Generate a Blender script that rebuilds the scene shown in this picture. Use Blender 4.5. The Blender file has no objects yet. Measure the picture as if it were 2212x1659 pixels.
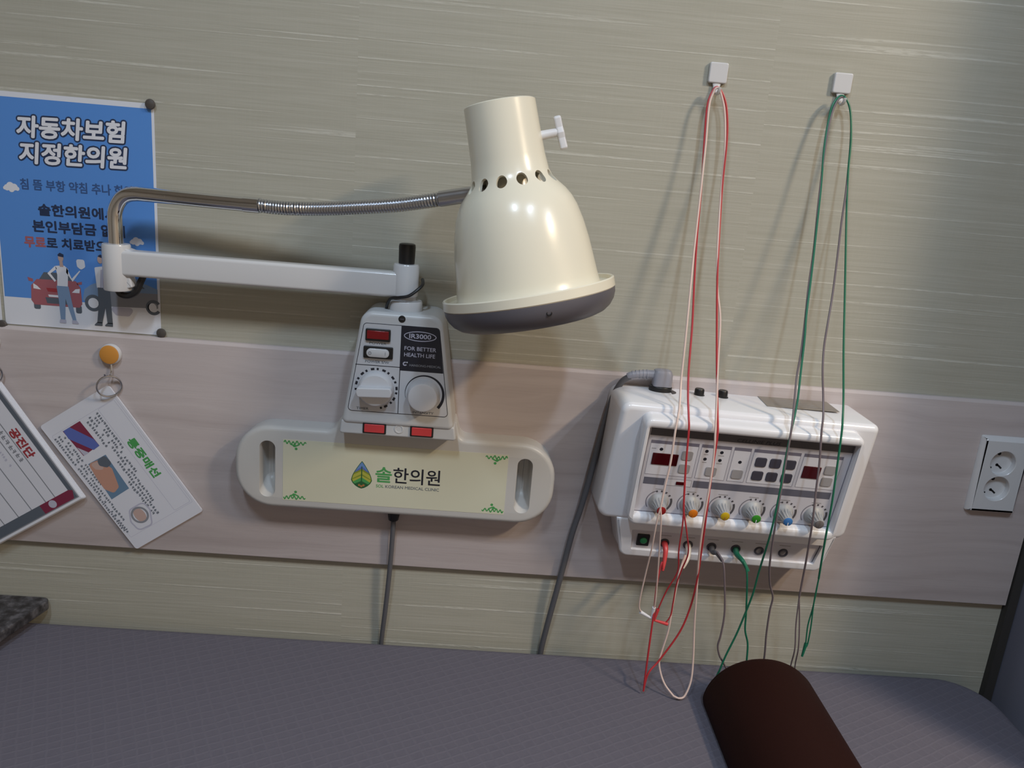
import bpy, bmesh, math, random
from mathutils import Matrix, Vector
from mathutils.geometry import tessellate_polygon
random.seed(7)
scene = bpy.context.scene
COL = scene.collection
PI = math.pi
def R(d): return math.radians(d)

# ------------------------------------------------------------------ camera
cam = bpy.data.cameras.new('camera')
cam.sensor_fit = 'HORIZONTAL'; cam.sensor_width = 36.0
cam.lens = 36.0 * 1700 / 2212
cam.clip_start = 0.02
cam_o = bpy.data.objects.new('camera', cam); COL.objects.link(cam_o)
_f = Vector((0, 1, 0)); _r = Vector((1, 0, 0)); _u = Vector((0, 0, 1))
m = Matrix.Rotation(R(-2.2548), 3, _u); _r = m @ _r; _f = m @ _f          # yaw
m = Matrix.Rotation(R(-14.8318), 3, _r); _f = m @ _f; _u = m @ _u         # pitch (looking down)
m = Matrix.Rotation(R(-4.8578), 3, _f); _r = m @ _r; _u = m @ _u          # roll
M3 = Matrix((_r, _u, -_f)).transposed()
cam_o.matrix_world = Matrix.Translation((0, -1.076, 1.2)) @ M3.to_4x4()
scene.camera = cam_o

# ------------------------------------------------------------------ light and exposure
scene.view_settings.view_transform = 'Standard'
scene.view_settings.look = 'None'
scene.view_settings.gamma = 1.0
scene.view_settings.exposure = 0.0
world = bpy.data.worlds.new('world'); scene.world = world; world.use_nodes = True
world.node_tree.nodes['Background'].inputs[0].default_value = (0.05, 0.05, 0.055, 1)
world.node_tree.nodes['Background'].inputs[1].default_value = 0.2
def ceiling_lamp(name, loc, size, power, color, aim=None):
    l = bpy.data.lights.new(name, 'AREA'); l.shape = 'RECTANGLE'
    l.size, l.size_y = size; l.energy = power; l.color = color
    o = bpy.data.objects.new(name, l); COL.objects.link(o); o.location = loc
    if aim is not None:
        o.rotation_euler = (Vector(aim) - Vector(loc)).to_track_quat('-Z', 'Y').to_euler()
    return o
COOL, WARM = (0.665, 0.82, 1.0), (1.0, 0.78, 0.53)
ceiling_lamp('ceiling_lamp_cool', (-0.32, -1.27, 2.37), (0.08, 0.34), 12.0, COOL)
ceiling_lamp('ceiling_lamp_cool', (0.40, -1.27, 2.37), (0.08, 0.34), 12.0, COOL)
ceiling_lamp('ceiling_lamp_cool', (1.32, -1.05, 2.37), (0.08, 0.34), 8.0, COOL)
ceiling_lamp('ceiling_lamp_warm', (1.62, -1.30, 2.37), (0.13, 0.34), 38.0, WARM)

# ------------------------------------------------------------------ materials
def srgb(r, g, b):
    f = lambda c: (c / 255 / 12.92) if c / 255 <= 0.04045 else ((c / 255 + 0.055) / 1.055) ** 2.4
    return (f(r), f(g), f(b))
def mat(name, col, rough=0.5, metal=0.0, spec=0.5, coat=0.0, emit=None, bump=None):
    m = bpy.data.materials.new(name); m.use_nodes = True
    nt = m.node_tree; b = nt.nodes['Principled BSDF']
    b.inputs['Base Color'].default_value = (*col, 1)
    b.inputs['Roughness'].default_value = rough
    b.inputs['Metallic'].default_value = metal
    b.inputs['Specular IOR Level'].default_value = spec
    b.inputs['Coat Weight'].default_value = coat
    b.inputs['Coat Roughness'].default_value = 0.1
    if emit:
        b.inputs['Emission Color'].default_value = (*emit[0], 1); b.inputs['Emission Strength'].default_value = emit[1]
    # every material gets a faint procedural grain
    tc = nt.nodes.new('ShaderNodeTexCoord'); nz = nt.nodes.new('ShaderNodeTexNoise')
    sc_, st_ = bump if bump else (900, 0.03)
    nz.inputs['Scale'].default_value = sc_; nt.links.new(tc.outputs['Object'], nz.inputs['Vector'])
    bp = nt.nodes.new('ShaderNodeBump'); bp.inputs['Strength'].default_value = st_; bp.inputs['Distance'].default_value = 0.0006
    nt.links.new(nz.outputs['Fac'], bp.inputs['Height']); nt.links.new(bp.outputs['Normal'], b.inputs['Normal'])
    return m
class NT:
    def __init__(s, m): s.t = m.node_tree; s.b = s.t.nodes['Principled BSDF']
    def n(s, kind, **kw):
        x = s.t.nodes.new(kind)
        for k, v in kw.items(): setattr(x, k, v)
        return x
    def l(s, a, b): s.t.links.new(a, b)
    def math(s, op, a, b=None):
        x = s.n('ShaderNodeMath', operation=op)
        for i, v in enumerate((a, b)):
            if v is None: continue
            if isinstance(v, (int, float)): x.inputs[i].default_value = v
            else: s.l(v, x.inputs[i])
        return x.outputs[0]
    def comb(s, x, y, z):
        c = s.n('ShaderNodeCombineXYZ')
        for i, v in enumerate((x, y, z)):
            if isinstance(v, (int, float)): c.inputs[i].default_value = v
            else: s.l(v, c.inputs[i])
        return c.outputs[0]
    def noise(s, vec, scale=1, detail=2, rough=0.5):
        x = s.n('ShaderNodeTexNoise'); x.inputs['Scale'].default_value = scale
        x.inputs['Detail'].default_value = detail; x.inputs['Roughness'].default_value = rough
        s.l(vec, x.inputs['Vector']); return x.outputs['Fac']
    def ramp(s, fac, stops):
        r = s.n('ShaderNodeValToRGB'); e = r.color_ramp.elements
        e[0].position, e[0].color = stops[0][0], (*stops[0][1], 1)
        e[1].position, e[1].color = stops[-1][0], (*stops[-1][1], 1)
        for p, c in stops[1:-1]:
            k = e.new(p); k.color = (*c, 1)
        s.l(fac, r.inputs[0]); return r.outputs[0]
    def maprange(s, v, a, b, c=0.0, d=1.0):
        x = s.n('ShaderNodeMapRange'); x.inputs[1].default_value = a; x.inputs[2].default_value = b
        x.inputs[3].default_value = c; x.inputs[4].default_value = d
        s.l(v, x.inputs[0]); return x.outputs[0]
    def mix(s, fac, a, b, mode='MIX'):
        x = s.n('ShaderNodeMix', data_type='RGBA', blend_type=mode)
        for i, v in ((0, fac), (6, a), (7, b)):
            if isinstance(v, (int, float)): x.inputs[i].default_value = v
            elif isinstance(v, tuple): x.inputs[i].default_value = (*v, 1)
            else: s.l(v, x.inputs[i])
        return x.outputs[2]
    def bump(s, h, strength, dist):
        for l in list(s.b.inputs['Normal'].links): s.t.links.remove(l)
        bp = s.n('ShaderNodeBump'); bp.inputs['Strength'].default_value = strength; bp.inputs['Distance'].default_value = dist
        s.l(h, bp.inputs['Height']); s.l(bp.outputs[0], s.b.inputs['Normal'])
    def color(s, c): s.l(c, s.b.inputs['Base Color'])
def sep(nt):
    tc = nt.n('ShaderNodeTexCoord'); sp = nt.n('ShaderNodeSeparateXYZ'); nt.l(tc.outputs['Object'], sp.inputs[0])
    return sp.outputs

# wallpaper: horizontal grass-cloth weave with bright loose threads and a vertical seam
WALLPAPER = mat('wallpaper', (0.6, 0.55, 0.4), 0.7, spec=0.25)
n = NT(WALLPAPER); X, Y, Z = sep(n)
strip = n.math('FLOOR', n.math('DIVIDE', n.math('ADD', X, 0.188 + 0.53 * 4), 0.53))
Xs = n.math('ADD', X, n.math('MULTIPLY', strip, 7.31))
Zs = n.math('ADD', Z, n.math('MULTIPLY', n.noise(n.comb(n.math('MULTIPLY', Xs, 3), 0, 0), 1, 1), 0.004))
weave = n.noise(n.comb(n.math('MULTIPLY', Xs, 7), strip, n.math('MULTIPLY', Zs, 330)), 1, 3, 0.6)
broad = n.noise(n.comb(n.math('MULTIPLY', Xs, 1.6), strip, n.math('MULTIPLY', Zs, 95)), 1, 3, 0.6)
thr = n.noise(n.comb(n.math('MULTIPLY', Xs, 1.9), strip, n.math('MULTIPLY', Zs, 190)), 1, 1)
thr2 = n.noise(n.comb(n.math('MULTIPLY', Xs, 55), strip, n.math('MULTIPLY', Zs, 260)), 1, 2)
thread = n.math('MULTIPLY', n.maprange(thr, 0.61, 0.70), n.maprange(thr2, 0.25, 0.55))
vert = n.noise(n.comb(n.math('MULTIPLY', Xs, 420), strip, n.math('MULTIPLY', Zs, 9)), 1, 2)
c = n.ramp(weave, [(0.28, (0.382, 0.366, 0.301)), (0.5, (0.418, 0.402, 0.336)), (0.74, (0.452, 0.436, 0.370))])
c = n.mix(n.maprange(broad, 0.35, 0.65, 0.0, 0.22), c, (0.345, 0.332, 0.265))
c = n.mix(n.maprange(vert, 0.45, 0.7, 0.0, 0.07), c, (0.50, 0.49, 0.41))
c = n.mix(n.math('MULTIPLY', thread, 0.45), c, (0.66, 0.65, 0.58))
n.color(c)
n.bump(n.math('ADD', n.math('ADD', weave, n.math('MULTIPLY', thread, 1.3)), n.math('MULTIPLY', vert, 0.12)), 0.28, 0.0010)

# printed pale oak band
WOOD = mat('pale_wood', (0.4, 0.33, 0.29), 0.55, spec=0.3)
n = NT(WOOD); X, Y, Z = sep(n)
warp = n.noise(n.comb(n.math('MULTIPLY', X, 2.2), 0, n.math('MULTIPLY', Z, 7)), 1, 3)
g1 = n.noise(n.comb(n.math('MULTIPLY', X, 1.7), 0, n.math('ADD', n.math('MULTIPLY', Z, 46), n.math('MULTIPLY', warp, 5))), 1, 5, 0.62)
g2 = n.noise(n.comb(n.math('MULTIPLY', X, 9), 0, n.math('MULTIPLY', Z, 420)), 1, 2)
c = n.ramp(g1, [(0.30, (0.445, 0.385, 0.375)), (0.48, (0.505, 0.445, 0.435)), (0.70, (0.550, 0.490, 0.480))])
c = n.mix(n.maprange(g2, 0.56, 0.75, 0.0, 0.25), c, (0.38, 0.32, 0.31))
n.color(c); n.bump(g2, 0.12, 0.0008)

# grey bedspread: fine quilting in small cells
SPREAD = mat('quilted_fabric', (0.14, 0.13, 0.16), 0.85, spec=0.2)
n = NT(SPREAD); X, Y, Z = sep(n)
def grid_line(ang, pitch, w):
    ca, sa = math.cos(R(ang)), math.sin(R(ang))
    t = n.math('ADD', n.math('MULTIPLY', X, ca / pitch), n.math('MULTIPLY', Y, sa / pitch))
    wob = n.noise(n.comb(n.math('MULTIPLY', X, 40), n.math('MULTIPLY', Y, 40), 0), 1, 2)
    t = n.math('ADD', t, n.math('MULTIPLY', wob, 0.35))
    fr = n.math('ABSOLUTE', n.math('SUBTRACT', n.math('FRACT', t), 0.5))
    return n.maprange(fr, 0.5 - w, 0.5, 0.0, 1.0)
g = n.math('MAXIMUM', grid_line(118, 0.0125, 0.16), n.math('MULTIPLY', grid_line(28, 0.0155, 0.14), 0.7))
patch = n.noise(n.comb(n.math('MULTIPLY', X, 60), n.math('MULTIPLY', Y, 60), 0), 1, 3)
c = n.mix(n.math('MULTIPLY', g, n.maprange(patch, 0.35, 0.65, 0.15, 0.75)), (0.128, 0.120, 0.148), (0.160, 0.150, 0.182))
c = n.mix(n.maprange(patch, 0.4, 0.7, 0.0, 0.18), c, (0.09, 0.085, 0.11))
n.color(c)
n.bump(n.math('ADD', g, n.math('MULTIPLY', n.noise(n.comb(n.math('MULTIPLY', X, 900), n.math('MULTIPLY', Y, 900), 0), 1, 1), 0.4)), 0.22, 0.0016)

# mottled dark stone shelf
STONE = mat('mottled_stone', (0.05, 0.048, 0.05), 0.5)
n = NT(STONE); X, Y, Z = sep(n)
v = n.noise(n.comb(n.math('MULTIPLY', X, 70), n.math('MULTIPLY', Y, 70), n.math('MULTIPLY', Z, 70)), 1, 3, 0.6)
n.color(n.ramp(v, [(0.38, (0.022, 0.020, 0.022)), (0.52, (0.055, 0.052, 0.058)), (0.66, (0.12, 0.115, 0.125))]))

CURTAIN = mat('curtain_cloth', (0.155, 0.158, 0.20), 0.9, spec=0.1, bump=(700, 0.25))
CEIL = mat('ceiling_white', (0.60, 0.57, 0.53), 0.9)
FLOOR = mat('floor_vinyl', (0.30, 0.26, 0.22), 0.5)
SIDE = mat('room_paint', (0.42, 0.37, 0.31), 0.9)
DARKGAP = mat('gap_shade_and_bracket', (0.035, 0.032, 0.030), 0.7)  # near-black colour standing in for shade in the curtain gap; also shelf bracket
WHITE = mat('white_enamel', (0.62, 0.62, 0.63), 0.25, coat=0.3)
TENSW = mat('white_abs', (0.80, 0.80, 0.83), 0.22, coat=0.4)
PLATE = mat('pale_grey_plastic', (0.53, 0.52, 0.50), 0.38)
BOXG = mat('grey_plastic_box', (0.56, 0.57, 0.58), 0.35)
LABELG = mat('silver_label', (0.56, 0.57, 0.60), 0.4)
CREAM = mat('cream_plastic', (0.79, 0.745, 0.61), 0.26, coat=0.3)
GUARD = mat('dark_grey_plastic', (0.105, 0.10, 0.118), 0.4)
CHROME = mat('chrome', (0.80, 0.81, 0.83), 0.06, metal=1.0)
STEEL = mat('brushed_steel', (0.58, 0.59, 0.62), 0.26, metal=1.0)
BLACK = mat('black_plastic', (0.012, 0.012, 0.013), 0.35)
BLACKM = mat('black_print', (0.012, 0.013, 0.022), 0.5)
GREYCORD = mat('grey_cord', (0.105, 0.105, 0.115), 0.5)
DARKCORD = mat('dark_cord', (0.035, 0.035, 0.038), 0.5)
PLUGG = mat('grey_plug', (0.27, 0.27, 0.31), 0.45)
KNOBW = mat('knob_white', (0.66, 0.66, 0.68), 0.4)
KNOBG = mat('knob_grey', (0.36, 0.36, 0.36), 0.45)
PANEL = mat('panel_film', (0.60, 0.585, 0.63), 0.4)
PANEL2 = mat('panel_film_light', (0.68, 0.67, 0.71), 0.4)
BAR = mat('print_grey_violet', (0.165, 0.155, 0.20), 0.5)
BARM = mat('print_slate', (0.125, 0.125, 0.16), 0.5)
TITLEBAR = mat('print_charcoal', (0.085, 0.080, 0.088), 0.5)
LINE = mat('print_line', (0.20, 0.19, 0.23), 0.5)
LENS = mat('dark_red_lens', (0.055, 0.002, 0.004), 0.15)
LENSR = mat('red_lens', (0.22, 0.006, 0.010), 0.15)
REDIND = mat('red_indicator', (0.62, 0.055, 0.06), 0.3)
BTN = mat('button_grey', (0.34, 0.325, 0.33), 0.5)
BTND = mat('button_dark', (0.050, 0.048, 0.068), 0.5)
GREENB = mat('green_button', (0.02, 0.20, 0.075), 0.35)
PLATEB = mat('nameplate_bronze', (0.30, 0.27, 0.235), 0.4, metal=0.3)
RED_W = mat('wire_red', (0.46, 0.032, 0.04), 0.4)
PINK_W = mat('wire_cream', (0.72, 0.56, 0.50), 0.4)
GREY_W = mat('wire_grey', (0.17, 0.135, 0.145), 0.45)
GREEN_W = mat('wire_green', (0.012, 0.155, 0.085), 0.4)
REDPLUG = mat('plug_red', (0.62, 0.06, 0.065), 0.35)
CREAMPLUG = mat('plug_cream', (0.70, 0.64, 0.56), 0.35)
PAPER = mat('white_paper', (0.72, 0.74, 0.80), 0.45)
PAPERC = mat('laminated_card', (0.66, 0.67, 0.73), 0.3)
PBLUE = mat('print_blue', (0.098, 0.275, 0.68), 0.4)
PNAVY = mat('print_navy', (0.020, 0.035, 0.085), 0.5)
PNAVY2 = mat('print_faded_navy', (0.040, 0.095, 0.25), 0.5)
PWHITE = mat('print_white', (0.74, 0.75, 0.80), 0.45)
PRED = mat('print_muted_red', (0.36, 0.115, 0.135), 0.5)
PDRED = mat('print_dark_red', (0.33, 0.04, 0.05), 0.5)
PDENIM = mat('print_denim', (0.20, 0.30, 0.46), 0.5)
PSLATE = mat('print_slate_grey', (0.10, 0.12, 0.15), 0.5)
PGREY = mat('print_mid_grey', (0.24, 0.25, 0.28), 0.5)
PSKIN = mat('print_skin', (0.50, 0.36, 0.32), 0.5)
PSKIN2 = mat('print_peach', (0.50, 0.27, 0.20), 0.5)
PGREEN = mat('print_green', (0.03, 0.22, 0.06), 0.5)
PGREENL = mat('print_leaf_green', (0.07, 0.32, 0.09), 0.5)
POLIVE = mat('print_olive', (0.22, 0.26, 0.03), 0.5)
PYELLOW = mat('print_yellow_green', (0.42, 0.42, 0.06), 0.5)
PDGREEN = mat('print_dark_green', (0.02, 0.11, 0.035), 0.5)
PORANGE = mat('print_brown_orange', (0.38, 0.16, 0.05), 0.5)
PSKY = mat('print_sky', (0.13, 0.25, 0.52), 0.5)
PMAROON = mat('print_maroon', (0.20, 0.025, 0.06), 0.5)
PROYAL = mat('print_royal', (0.10, 0.14, 0.42), 0.5)
PTEAL = mat('print_teal', (0.13, 0.22, 0.33), 0.5)
PPALE = mat('print_pale_violet', (0.46, 0.46, 0.56), 0.5)
STICKER = mat('cream_sticker', (0.62, 0.61, 0.47), 0.4)
ORANGE = mat('orange_disc', (0.62, 0.27, 0.05), 0.4)
PINM = mat('pin_head', (0.075, 0.066, 0.060), 0.4)
LEATHER = mat('brown_leather', (0.021, 0.0062, 0.0045), 0.65, spec=0.12, bump=(500, 0.25))
CAP = {'red': (0.30, 0.015, 0.015), 'orange': (0.68, 0.19, 0.01), 'yellow': (0.55, 0.38, 0.01), 'green': (0.035, 0.26, 0.02), 'blue': (0.05, 0.19, 0.48), 'grey': (0.16, 0.145, 0.145)}
CAPM = {k: mat('knob_cap_' + k, v, 0.35) for k, v in CAP.items()}

# ------------------------------------------------------------------ mesh builder (millimetres; u right, v up, h out of the wall)
WALLF = Matrix(((1, 0, 0, 0), (0, 0, -1, 0), (0, 1, 0, 0), (0, 0, 0, 1)))
TOPF = lambda z: Matrix(((1, 0, 0, 0), (0, 1, 0, 0), (0, 0, 1, z), (0, 0, 0, 1)))   # u = x, v = y, h = up
def frame_of(o, U, V, N):
    U, V, N = Vector(U), Vector(V), Vector(N)
    return Matrix(((U.x, V.x, N.x, o[0]), (U.y, V.y, N.y, o[1]), (U.z, V.z, N.z, o[2]), (0, 0, 0, 1)))
def circle(cu, cv, r, n=32, a0=0.0, rv=None):
    rv = r if rv is None else rv
    return [(cu + r * math.cos(a0 + 2 * PI * i / n), cv + rv * math.sin(a0 + 2 * PI * i / n)) for i in range(n)]
def round_poly(pts, rad, seg=6):
    out = []; n_ = len(pts)
    if isinstance(rad, (int, float)): rad = [rad] * n_
    for i, p in enumerate(pts):
        p = Vector(p); a = Vector(pts[i - 1]); b = Vector(pts[(i + 1) % n_]); r = rad[i]
        da = (a - p).normalized(); db = (b - p).normalized()
        ang = da.angle(db) if r > 0 else PI
        if r <= 0 or ang > PI - 1e-3:
            out.append((p.x, p.y)); continue
        t = r / math.tan(ang / 2); t = min(t, (a - p).length * 0.49, (b - p).length * 0.49); rr = t * math.tan(ang / 2)
        cdir = (da + db).normalized(); c_ = p + cdir * (rr / math.sin(ang / 2))
        s = p + da * t; e = p + db * t
        a0 = math.atan2(s.y - c_.y, s.x - c_.x); a1 = math.atan2(e.y - c_.y, e.x - c_.x)
        d = (a1 - a0 + PI) % (2 * PI) - PI
        for k in range(seg + 1):
            aa = a0 + d * k / seg; out.append((c_.x + rr * math.cos(aa), c_.y + rr * math.sin(aa)))
    return out
def rrect(u0, u1, v0, v1, r=2.0, seg=6): return round_poly([(u0, v0), (u1, v0), (u1, v1), (u0, v1)], r, seg)
def area2(l): return sum(l[i - 1][0] * l[i][1] - l[i][0] * l[i - 1][1] for i in range(len(l)))
def offset(loop, d):
    """inset a loop by d (towards its inside)"""
    if abs(d) < 1e-9: return list(loop)
    sg = 1 if area2(loop) > 0 else -1; n_ = len(loop); out = []
    for i in range(n_):
        p = Vector(loop[i]); a = Vector(loop[i - 1]); b = Vector(loop[(i + 1) % n_])
        e1 = (p - a); e2 = (b - p)
        if e1.length < 1e-7: e1 = e2
        if e2.length < 1e-7: e2 = e1
        n1 = Vector((-e1.y, e1.x)).normalized() * sg; n2 = Vector((-e2.y, e2.x)).normalized() * sg
        nn = n1 + n2; nn = nn.normalized() if nn.length > 1e-6 else n1
        k = 1 / max(0.4, nn.dot(n1)); out.append((p.x + nn.x * d * k, p.y + nn.y * d * k))
    return out
_text_cache = {}
def text_geo(s, shear):
    key = (s, shear)
    if key not in _text_cache:
        cu = bpy.data.curves.new('lettering', 'FONT'); cu.body = s; cu.size = 1.0; cu.shear = shear; cu.resolution_u = 3
        o = bpy.data.objects.new('lettering', cu); COL.objects.link(o)
        me = bpy.data.meshes.new_from_object(o.evaluated_get(bpy.context.evaluated_depsgraph_get()))
        vs = [(v.co.x, v.co.y) for v in me.vertices]; fs = [tuple(p.vertices) for p in me.polygons]
        bpy.data.objects.remove(o); bpy.data.curves.remove(cu); bpy.data.meshes.remove(me)
        _text_cache[key] = (vs, fs)
    return _text_cache[key]
class MB:
    def __init__(s, F=WALLF): s.v = []; s.f = []; s.m = []; s.mats = []; s.F = F
    def mi(s, m):
        if m not in s.mats: s.mats.append(m)
        return s.mats.index(m)
    def p(s, u, v, h): s.v.append(s.F @ Vector((u, v, h))); return len(s.v) - 1
    def face(s, idx, m): s.f.append(tuple(idx)); s.m.append(s.mi(m))
    def loft(s, loops, m, cap0=True, cap1=True, wrap=False):
        """loops: lists of equal length of (u, v, h)"""
        ids = [[s.p(*q) for q in l] for l in loops]; n_ = len(ids[0])
        pairs = list(zip(ids, ids[1:])) + ([(ids[-1], ids[0])] if wrap else [])
        for a, b in pairs:
            for i in range(n_):
                j = (i + 1) % n_; s.face((a[i], a[j], b[j], b[i]), m)
        if not wrap:
            if cap0: s.face(tuple(reversed(ids[0])), m)
            if cap1: s.face(tuple(ids[-1]), m)
        return s
    def ext(s, loop, h0, h1, m, fil=0.0, seg=4, taper=0.0, cap0=True, bfil=0.0):
        L = []; h = lambda l, z: [(a, b, z) for a, b in l]
        if bfil > 0:
            for k in range(seg + 1):
                a = PI / 2 * k / seg; L.append(h(offset(loop, bfil * (1 - math.sin(a))), h0 + bfil * (1 - math.cos(a))))
        else: L.append(h(loop, h0))
        if fil > 0:
            for k in range(seg + 1):
                a = PI / 2 * k / seg; L.append(h(offset(loop, taper + fil * (1 - math.cos(a))), h1 - fil + fil * math.sin(a)))
            L.append(h(offset(loop, taper + fil + 0.35), h1))
        else: L.append(h(offset(loop, taper), h1))
        return s.loft(L, m, cap0=cap0)
    def box(s, u0, u1, v0, v1, h0, h1, m, r=1.0, fil=0.0, seg=4):
        r = max(r, fil + 0.55) if fil else r
        return s.ext(rrect(u0, u1, v0, v1, r), h0, h1, m, fil, seg)
    def cyl(s, cu, cv, r, h0, h1, m, fil=0.0, n=32, taper=0.0): return s.ext(circle(cu, cv, r, n), h0, h1, m, fil, taper=taper)
    def ring(s, outer, inner, h0, h1, m, fil=0.0, seg=4, hin=None):
        """frame between two loops of equal length, rounded on the front"""
        hin = h0 if hin is None else hin
        h = lambda l, z: [(a, b, z) for a, b in l]; L = [h(outer, h0)]
        if fil > 0:
            for k in range(seg + 1):
                a = PI / 2 * k / seg; L.append(h(offset(outer, fil * (1 - math.cos(a))), h1 - fil + fil * math.sin(a)))
            for k in range(seg + 1):
                a = PI / 2 * (1 - k / seg); L.append(h(offset(inner, -fil * (1 - math.cos(a))), h1 - fil + fil * math.sin(a)))
        else: L += [h(outer, h1), h(inner, h1)]
        L.append(h(inner, hin))
        return s.loft(L, m, wrap=True)
    def flat(s, loop, h, m, holes=()):
        polys = [[Vector((a, b, 0)) for a, b in l] for l in (loop, *holes)]
        pts = [q for l in polys for q in l]; ids = [s.p(q.x, q.y, h) for q in pts]
        if not holes and len(loop) <= 4: s.face(ids, m); return s
        for t in tessellate_polygon(polys): s.face([ids[i] for i in t], m)
        return s
    def quad(s, u0, u1, v0, v1, h, m, sk=0.0): return s.flat([(u0 - sk, v0), (u1 - sk, v0), (u1, v1), (u0, v1)], h, m)
    def disc(s, cu, cv, r, h, m, n=24, rv=None): return s.flat(circle(cu, cv, r, n, 0, rv), h, m)
    def annulus(s, cu, cv, r0, r1, h, m, a0=0, a1=360, n=32, r1b=None):
        r1b = r1 if r1b is None else r1b; prev = None
        for i in range(n + 1):
            t = i / n; a = R(a0 + (a1 - a0) * t); ro = r1 + (r1b - r1) * t
            q = (s.p(cu + r0 * math.cos(a), cv + r0 * math.sin(a), h), s.p(cu + ro * math.cos(a), cv + ro * math.sin(a), h))
            if prev: s.face((prev[0], prev[1], q[1], q[0]), m)
            prev = q
        return s
    def stroke(s, pts, w, h, m):
        prev = None; n_ = len(pts)
        for i in range(n_):
            a = Vector(pts[max(0, i - 1)]); b = Vector(pts[min(n_ - 1, i + 1)]); d = (b - a).normalized(); q = Vector((-d.y, d.x)) * w / 2
            c_ = Vector(pts[i]); k = (s.p(c_.x + q.x, c_.y + q.y, h), s.p(c_.x - q.x, c_.y - q.y, h))
            if prev: s.face((prev[0], prev[1], k[1], k[0]), m)
            prev = k
        return s
    def line_loop(s, loop, w, h, m):
        inner = offset(loop, w); ids = [(s.p(a[0], a[1], h), s.p(b[0], b[1], h)) for a, b in zip(loop, inner)]
        for i in range(len(ids)):
            a, b = ids[i - 1], ids[i]; s.face((a[0], b[0], b[1], a[1]), m)
        return s
    def text(s, st, u, v, h, size, m, width=None, align='L', bold=0.0, shear=0.0, rot=0.0, outline=0.0, lift=0.008):
        """cap height 'size' (mm); u, v = left end (or centre) of the baseline"""
        vs, fs = text_geo(st, shear)
        x0 = min(a for a, b in vs); x1 = max(a for a, b in vs); hang = any(ord(ch) > 0x1100 for ch in st)
        ky = size / (0.93 if hang else 0.72); kx = ky if width is None else width / (x1 - x0); ca, sa = math.cos(R(rot)), math.sin(R(rot))
        rad = outline + bold * ky; n_ = 0 if rad == 0 else (12 if rad > 1.5 else 8)
        shifts = [(rad * math.cos(2 * PI * i / n_), rad * math.sin(2 * PI * i / n_)) for i in range(n_)] + [(0, 0)]
        for du, dv in shifts:
            h += lift
            ids = []
            for a, b in vs:
                x = (a - x0) * kx + du - ((x1 - x0) * kx / 2 if align == 'C' else 0); y = (b + (0.1 if hang else 0)) * ky + dv
                ids.append(s.p(u + x * ca - y * sa, v + x * sa + y * ca, h))
            for f in fs: s.face([ids[i] for i in f], m)
        return s
    def tube(s, pts, r, m, n=10, smooth=True, cap=True, spans=6):
        P = [Vector(q) for q in pts]
        if smooth and len(P) > 2:
            Q = []
            for i in range(len(P) - 1):
                a, b, c_, d = P[max(0, i - 1)], P[i], P[i + 1], P[min(len(P) - 1, i + 2)]
                for k in range(spans):
                    t = k / spans
                    Q.append(0.5 * ((2 * b) + (c_ - a) * t + (2 * a - 5 * b + 4 * c_ - d) * t * t + (3 * b - a - 3 * c_ + d) * t ** 3))
            Q.append(P[-1]); P = Q
        rr = r if callable(r) else (lambda t: r)
        T = [(P[min(len(P) - 1, i + 1)] - P[max(0, i - 1)]).normalized() for i in range(len(P))]
        ref = Vector((0, 0, 1)) if abs(T[0].z) < 0.9 else Vector((1, 0, 0)); N = (ref - T[0] * ref.dot(T[0])).normalized(); L = []
        for i, q in enumerate(P):
            if i: N = (N - T[i] * N.dot(T[i])).normalized()
            B = T[i].cross(N); ra = rr(i / (len(P) - 1))
            L.append([tuple(q + N * ra * math.cos(2 * PI * k / n) + B * ra * math.sin(2 * PI * k / n)) for k in range(n)])
        return s.loft(L, m, cap, cap)
    def lathe(s, prof, m, n=48, wrap=False, cap0=True, cap1=True):
        """profile of (r, h) about the frame's h axis"""
        return s.loft([[(r * math.cos(2 * PI * k / n), r * math.sin(2 * PI * k / n), h) for k in range(n)] for r, h in prof], m, cap0, cap1, wrap)
def tag(o, label=None, cat=None, group=None, kind=None):
    for k, v in (('label', label), ('category', cat), ('group', group), ('kind', kind)):
        if v: o[k] = v
    return o
LOC = {}
def thing(name, loc, label, cat, group=None):
    o = bpy.data.objects.new(name, None); COL.objects.link(o); o.empty_display_size = 0.02
    o.location = Vector(loc); LOC[o.name] = Vector(loc); tag(o, label, cat, group); return o
def obj(name, mb, parent=None, loc=None, sharp=33, **kw):
    base = LOC[parent.name] if parent is not None else Vector(loc or (0, 0, 0))
    me = bpy.data.meshes.new(name)
    me.from_pydata([tuple(v * 0.001 - base) for v in mb.v], [], mb.f)
    for m in mb.mats: me.materials.append(m)
    me.polygons.foreach_set('material_index', mb.m); me.update()
    bm = bmesh.new(); bm.from_mesh(me)
    bmesh.ops.remove_doubles(bm, verts=bm.verts, dist=1e-7)
    bmesh.ops.recalc_face_normals(bm, faces=bm.faces)
    for f in bm.faces: f.smooth = True
    for e in bm.edges:
        if len(e.link_faces) == 2: e.smooth = e.calc_face_angle(0) < R(sharp)
        else: e.smooth = False
    bm.to_mesh(me); bm.free()
    o = bpy.data.objects.new(name, me); COL.objects.link(o)
    if parent is not None: o.parent = parent
    else: o.location = base
    LOC[o.name] = base
    return tag(o, **kw)
def M(*a, **k): return MB(*a, **k)

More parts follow.
